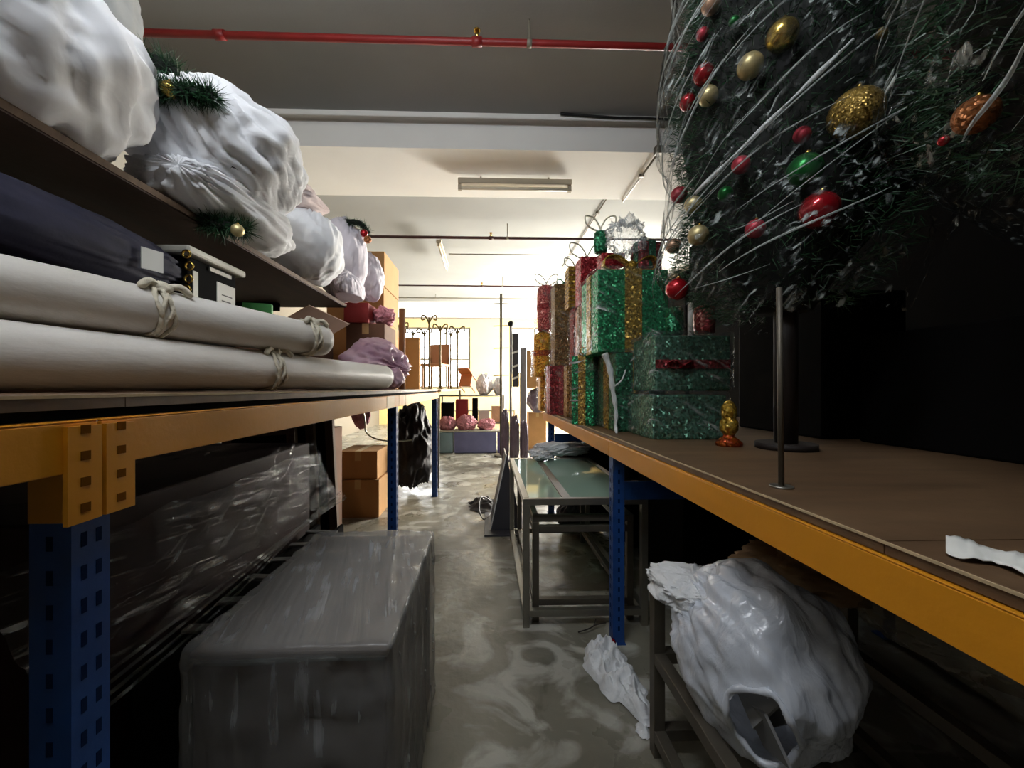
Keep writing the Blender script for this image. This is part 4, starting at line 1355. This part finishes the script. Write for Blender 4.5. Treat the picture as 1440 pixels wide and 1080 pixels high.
gift('slim amber gift box at the bottom of the farthest stack on the right rack', 760, 776, RZ, 1.20, 3.55, .16, 'g_yellow', wrap=True, seed=1)
gift('round amber lantern in the middle of the farthest stack on the right rack', 752, 780, 1.202, 1.61, 3.5, .19, 'g_yellow', shape='round', wrap=True, seed=2, cat='lantern', name='glitter_lantern', ribbon='g_orange')
gift('pink red gift with a pale wire bow on top of the farthest stack', 757, 784, 1.612, 2.03, 3.5, .19, 'g_pink', wire=.11, seed=3, shape='round', ribbon='g_red')
gift('red gift box at the rack edge, below the tall bronze one', 773, 805, RZ, 1.276, 3.1, .2, 'g_red', seed=4, ribbon='g_pink', rw=.1)
gift('tall bronze gift box standing on the red one', 780, 807, 1.278, 1.92, 3.1, .18, 'g_brown', seed=5, bow_s=.05, bow_m='g_dgreen')
gift('narrow tan gift box on the rack behind the small green one', 797, 813, RZ, 1.26, 2.78, .12, 'g_brown', seed=6, wrap=False)
gift('thin dark red gift box standing on the narrow tan one', 806, 824, 1.262, 1.665, 2.78, .13, 'g_red', seed=7)
gift('gold striped gift box with a wire loop on top of the thin dark red one', 800, 824, 1.668, 1.96, 2.78, .14, 'g_gold', stripes='g_brown', wire=.085, seed=8, wrap=False)
gift('rust orange gift box between the striped and the big green boxes', 819, 851, RZ, 1.62, 2.46, .2, 'g_orange', ribbon='g_brown', seed=9)
gift('dark red gift box with pale wire loops on top of the rust orange one', 817, 843, 1.632, 1.93, 2.48, .16, 'g_red', wire=.12, seed=10, wrap=False)
gift('small bright green gift box with gold ribbon at the rack edge', 810, 866, RZ, 1.285, 2.14, .22, 'g_green', ribbon='g_gold', rz=R(38), bow_s=.07, bow_m='g_gold', seed=11)
gift('large lower green gift box with gold ribbon wrapped in film', 866, 936, RZ, 1.268, 1.86, .3, 'g_dgreen', ribbon='g_gold', seed=12)
gift('large upper green gift box with gold ribbon and a big gold bow', 841, 940, 1.274, 1.675, 1.9, .34, 'g_green', ribbon='g_gold', bow_s=.13, bow_m='g_gold', seed=13, rw=.12)
gift('grey green film-wrapped box lying lowest beside the orange ornament', 918, 1022, RZ, 1.073, 1.57, .24, 'g_mint', seed=14)
gift('grey green film-wrapped box with a red bow on the box beside the orange ornament', 921, 1027, 1.09, 1.315, 1.59, .24, 'g_mint', face_bow='g_red', seed=15)
gift('dark red gift box behind the big gold bow', 846, 880, 1.70, 1.83, 2.12, .1, 'g_red', seed=16, wrap=False)
gift('teal green glitter cylinder standing on the dark red box', 838, 857, 1.832, 1.95, 2.10, .08, 'g_dgreen', shape='round', seed=17, wrap=False, wire=.09)
gift('bright red glitter box on top of the upper green gift, against the tree', 896, 934, 1.69, 1.86, 2.02, .12, 'g_red', ribbon='g_dgreen', seed=18, rz=R(12))
gift('dark green glitter canister under the wrapped tree', 942, 966, 1.33, 1.45, 1.66, .07, 'g_dgreen', shape='round', seed=19, wrap=False)
gift('dusty pink glitter canister under the wrapped tree', 984, 1012, 1.33, 1.45, 1.62, .08, 'g_pink', shape='round', seed=20, wrap=False)
tag(MB().cyl(P(971, 500, 1.64) * 1.0, P(971, 425, 1.64), .011, n=10).build('white_tube', M['paper']), 'short white tube between the two canisters under the tree', 'tube')
# film strands
c0 = [P(850, 497, 1.83), P(858, 520, 1.83), P(861, 545, 1.83), P(866, 575, 1.83), P(866, 600, 1.83), P(868, 614, 1.80)]
mb = MB().tube(spline(c0, 6), [.015 - .0003 * i + .002 * math.sin(i * 1.3) for i in range(31)][:31], 8)
mb.tube(spline([c0[2], P(874, 535, 1.82), P(880, 520, 1.82)], 5), .004, 6)
tag(mb.build('film_strand', film('bunched_white_film', base=.72, crease=.3, scale=14, rough=.3, stretch=(1, 1, 4))), 'bunched white film strand hanging in front of the lower green gift box', 'plastic film')
tag(MB().tube(spline([(.55, 1.69, .80), (.53, 1.68, .72), (.535, 1.68, .64), (.525, 1.685, .56)], 6), [.006 + .003 * math.sin(i * 2.1) for i in range(19)], 6).build('film_strand', M['filmgift']), 'thin clear film strand hanging down the right blue post', 'plastic film')
# crumpled clear film on the top gifts
c = P(880, 335, 2.05)
tag(MB().sack(c, (.085, .06, .085), 101, folds=9, amp=.3, lump=.5, crease=.25, pole=(.1, 0, 1)).build('film_crumple', film('crumpled_clear_film', base=.22, crease=.6, scale=12, stretch=(1, 1, 4), rough=.15, facing=.3)), 'crumpled clear film standing on the upper green gift box', 'plastic film')
# orange ornament
t = thing('ornament', 'orange gold ornament figure standing on the right rack beside the film-wrapped boxes', 'ornament', P(1025, 546, 1.40) * V((1, 1, 0)) if False else V((P(1025, 546, 1.40).x, 1.40, RZ)))
c = V((P(1025, 546, 1.40).x, 1.40, RZ))
MB().lathe(c, [(1e-3, 0), (.042, 0), (.044, .012), (.03, .026), (.018, .034), (.018, .04)], 24).build('base', M['g_orange'], t)
MB().lathe(c + V((0, 0, .04)), [(.018, 0), (.03, .018), (.03, .045), (.022, .06), (.026, .072), (.024, .1), (.012, .118), (1e-3, .124)], 24).build('figure', M['g_gold'], t)

# ------------------------------------------------------------------ film-wrapped trees on the right rack
TREES = [dict(c=(1.02, 1.33), z0=1.36, z1=2.95, r=lambda z: .365 - .05 * max(0, (z - 1.7)) / 1.2, seed=3),
         dict(c=(1.13, .40), z0=1.42, z1=2.95, r=lambda z: .455 - .04 * max(0, (z - 1.7)) / 1.2, seed=13)]


def tree_r(T, th, z):
    d = V((math.cos(th), math.sin(th), 0))
    b = 1 + .05 * N((d.x, d.y, z * 2.2), 1.2, T['seed']) + .06 * math.sin(z * 9 + 2 * d.x + T['seed'])
    return T['r'](z) * b


for i, T in enumerate(TREES):
    cx, cy = T['c']
    t = thing('christmas_tree', ['film-wrapped green christmas tree with baubles, above the grey green gift boxes', 'film-wrapped dark christmas tree nearest the camera on the right rack'][i], 'christmas tree', (cx, cy, RZ), 'film-wrapped christmas trees')
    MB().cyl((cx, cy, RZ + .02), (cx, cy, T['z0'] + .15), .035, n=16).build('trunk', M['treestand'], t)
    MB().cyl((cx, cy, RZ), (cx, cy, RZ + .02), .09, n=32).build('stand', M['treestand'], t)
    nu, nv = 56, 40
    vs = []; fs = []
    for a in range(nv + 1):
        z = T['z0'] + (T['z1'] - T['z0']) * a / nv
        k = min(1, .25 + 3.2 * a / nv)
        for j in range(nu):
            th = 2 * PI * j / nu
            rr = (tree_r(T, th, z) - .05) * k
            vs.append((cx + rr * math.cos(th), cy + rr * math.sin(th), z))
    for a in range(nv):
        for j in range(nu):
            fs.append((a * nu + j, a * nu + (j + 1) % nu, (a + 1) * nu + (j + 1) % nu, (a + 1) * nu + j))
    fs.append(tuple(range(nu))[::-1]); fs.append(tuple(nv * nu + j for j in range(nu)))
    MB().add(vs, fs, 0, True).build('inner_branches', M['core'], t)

    def pos():
        th = random.uniform(R(70), R(300)) if i == 0 else random.uniform(R(90), R(290))
        z = random.uniform(T['z0'] - .01, T['z1'])
        rr = tree_r(T, th, z) - random.uniform(.015, .06)
        rr *= min(1, .5 + 3.0 * (z - T['z0'] + .02))
        d = V((math.cos(th), math.sin(th), random.uniform(-.5, .3)))
        return V((cx + rr * math.cos(th), cy + rr * math.sin(th), z)), d
    needles(MB(), 15000 if i == 0 else 13000, pos, (.025, .055), .0016).build('foliage', M['needle'], t)
    nu, nv = 130, 80
    vs = []; fs = []
    zb = T['z0'] - .035
    for a in range(nv + 1):
        for j in range(nu + 1):
            th = R(60) + (R(310) - R(60)) * j / nu
            z = zb + (T['z1'] - zb) * a / nv
            d = V((math.cos(th), math.sin(th), 0))
            if a == 0: z += .05 * N((d.x, d.y, 0), 4, 7) + .03 * N((d.x, d.y, 0), 11, 5)
            rr = tree_r(T, th, z) + .026
            s = z + .35 * th
            rr += .022 * N((d.x * 1.2, d.y * 1.2, s * 3.5), 2.2, T['seed'] + 5) + .013 * (1 - 2.5 * abs(N((d.x, d.y, s * 7), 3.3, T['seed'] + 8)))
            rr *= min(1, .75 + 1.3 * (z - zb))
            vs.append((cx + rr * math.cos(th), cy + rr * math.sin(th), z))
    for a in range(nv):
        for j in range(nu):
            fs.append((a * (nu + 1) + j, a * (nu + 1) + j + 1, (a + 1) * (nu + 1) + j + 1, (a + 1) * (nu + 1) + j))
    MB().add(vs, fs, 0, True).build('film_wrap', M['filmtree'], t)
    # stretched folds of the film, running up towards the aisle end
    mb = MB()
    for k in range(48 if i == 0 else 16):
        th0 = random.uniform(R(120), R(225)) if i == 0 else random.uniform(R(140), R(185)); z0 = random.uniform(T['z0'], T['z1'] - .2)
        L = random.uniform(.06, .5); n_ = 12
        slope = random.gauss(.62, .16)
        pts = []
        for q in range(n_ + 1):
            th = th0 + L / T['r'](z0) * q / n_
            z = z0 + slope * L * q / n_ + .006 * math.sin(q * .4 + k)
            rr = tree_r(T, th, z) + .034 + .004 * math.sin(q * .6 + k * 2)
            pts.append(V((cx + rr * math.cos(th), cy + rr * math.sin(th), z)))
        w0 = random.uniform(.0008, .0030)
        mb.tube(pts, [w0 * (.25 + math.sin(PI * q / n_)) for q in range(n_ + 1)], 5)
    mb.build('film_fold', film('stretched_film_fold', tint=(226, 234, 232), base=.42, crease=.4, scale=14, rough=.12, stretch=(1, 1, 1), facing=.3), t)
    # twisted film bands that cinch the wrap
    bands = [((978, 272), (1200, 55), .006)] if i == 0 else []
    for (p0, p1, rad_) in bands:
        pts = []
        for k in range(21):
            s = k / 20
            d = ray(p0[0] + (p1[0] - p0[0]) * s, p0[1] + (p1[1] - p0[1]) * s)
            o2 = V((EYE.x - cx, EYE.y - cy)); d2 = V((d.x, d.y))
            rr = T['r'](1.8) + .055
            A = d2.dot(d2); Bq = 2 * o2.dot(d2); C = o2.dot(o2) - rr * rr
            disc = max(0, Bq * Bq - 4 * A * C)
            pts.append(EYE + d * ((-Bq - math.sqrt(disc)) / (2 * A)))
        MB().tube(pts, [rad_ * (.8 + .3 * math.sin(k * .9)) for k in range(21)], 6).build('film_band', film('twisted_film_band', base=.6, crease=.3, scale=14, rough=.3), t)


def on_tree(px, py, inset):
    """where the sight line meets the surface of one of the two trees"""
    d = ray(px, py)
    best = None
    for T in TREES:
        cx, cy = T['c']
        for it in range(3):
            rr = (T['r'](1.9) if it == 0 else tree_r(T, th, min(max(p.z, T['z0']), T['z1']))) - inset
            o2 = V((-cx, -cy)); d2 = V((d.x, d.y))
            A = d2.dot(d2); Bq = 2 * o2.dot(d2); C = o2.dot(o2) - rr * rr
            disc = Bq * Bq - 4 * A * C
            tt = (-Bq - math.sqrt(max(0, disc))) / (2 * A)
            p = EYE + d * tt
            th = math.atan2(p.y - cy, p.x - cx)
        if disc > 0 and (best is None or tt < best[0]): best = (tt, p)
        if disc <= 0 and best is None: best = (99, p)
    return best[1]


BB = [(1100, 50, 44, 'gold', 'shiny gold bauble high on the wrapped tree'),
      (1055, 93, 36, 'goldsatin', 'dull gold bauble just below the shiny gold one'),
      (1000, 6, 28, 'pinkgold', 'tan gold bauble at the very top edge of the wrapped tree'),
      (988, 48, 18, 'redsatin', 'small red bauble under the tan gold one at the tree edge'),
      (1032, 30, 15, 'green', 'small green bauble beside the tan gold one'),
      (990, 105, 30, 'red', 'shiny red bauble at the tree edge level with the dull gold one'),
      (996, 135, 28, 'goldsatin', 'pale gold bauble right under the shiny red one at the tree edge'),
      (967, 144, 24, 'red', 'dark red bauble farthest out at the upper tree edge'),
      (1203, 160, 70, 'goldglit', 'largest gold glitter bauble hanging between the two wrapped trees'),
      (1132, 240, 48, 'green', 'large shiny green bauble above the large red one'),
      (1152, 296, 54, 'red', 'large shiny red bauble low on the wrapped tree'),
      (1128, 190, 24, 'redsatin', 'small red bauble above the large green one'),
      (1042, 232, 26, 'redsatin', 'pink red bauble under cloudy film in the middle of the tree'),
      (955, 274, 24, 'redsatin', 'red bauble at the outer tree edge below the film band'),
      (975, 288, 26, 'goldsatin', 'pale gold bauble touching the red one below the film band'),
      (1020, 273, 22, 'green', 'small green bauble under film beside the pale gold ones'),
      (982, 331, 30, 'goldsatin', 'pale gold bauble lowest of the gold ones on the tree'),
      (947, 346, 22, 'pinkgold', 'pink gold bauble at the lower outer tree edge'),
      (1062, 322, 28, 'redsatin', 'pink red bauble under cloudy film near the lower tree edge'),
      (952, 407, 33, 'red', 'red bauble hanging at the lowest corner of the wrapped tree'),
      (1372, 162, 52, 'copperglit', 'large copper glitter bauble on the dark near tree'),
      (1327, 198, 15, 'red', 'tiny red bauble beside the copper glitter one'),
      (1240, 47, 16, 'goldglit', 'tiny gold bauble high on the dark near tree')]
for (px, py, d_, m, lb) in BB:
    p = on_tree(px, py, .012)
    dd = p.y * math.cos(YAW) + p.x * math.sin(YAW)
    r_ = d_ / F * dd / 2 * .93
    bauble(lb, p, r_, m, 'baubles on the wrapped trees', cap=d_ > 26)

for lo, hi, lb in (((1.0, 2.0, 0), (1.65, 2.62, .70), 'black box on the floor under the right rack behind the glass table'), ((.98, 2.7, 0), (1.65, 3.4, .74), 'black box on the floor under the far end of the right rack')):  # boxes added to keep the space under the rack dark
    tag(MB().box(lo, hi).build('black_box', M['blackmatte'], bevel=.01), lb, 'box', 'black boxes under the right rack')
# support pole, then added dark boxes and blocks that blacken the background
t = thing('support_pole', 'thin pale steel pole standing on the right rack under the wrapped trees', 'pole', (.60, .81, RZ))
MB().cyl((.612, .81, RZ), (.609, .812, 1.31), .0055, n=10).build('pole', M['steeldark'], t)
MB().cyl((.612, .81, RZ), (.612, .81, RZ + .004), .022, n=16).build('foot', M['steel'], t)
for i, (lo, hi, m) in enumerate((((1.50, .2, RZ), (1.76, .9, 1.36), 'blackmatte'), ((1.44, .95, RZ), (1.76, 1.5, 1.30), 'blackmatte'), ((1.35, 1.56, RZ), (1.7, 2.1, 1.5), 'blackmatte'))):  # boxes added to make the back of the rack black
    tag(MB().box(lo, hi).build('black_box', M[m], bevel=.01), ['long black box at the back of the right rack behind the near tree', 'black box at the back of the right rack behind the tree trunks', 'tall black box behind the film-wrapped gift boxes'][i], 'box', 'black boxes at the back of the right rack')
for i, (y0_, y1_, z1_) in enumerate(((-1.4, .55, 2.5), (.6, 2.4, 2.45), (2.45, 3.9, 2.5), (3.95, 5.3, 2.3))):  # blocks added to darken the background and stop window light
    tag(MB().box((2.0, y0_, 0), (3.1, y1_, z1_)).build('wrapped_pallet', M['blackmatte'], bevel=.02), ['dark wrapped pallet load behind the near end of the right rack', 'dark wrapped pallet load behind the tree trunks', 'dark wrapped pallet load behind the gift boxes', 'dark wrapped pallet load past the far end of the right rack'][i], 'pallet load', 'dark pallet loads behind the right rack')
carton('small brown carton on the long black box behind the trees', (1.52, .66, 1.362), (1.7, .86, 1.45), 'cartondark', tape=False)
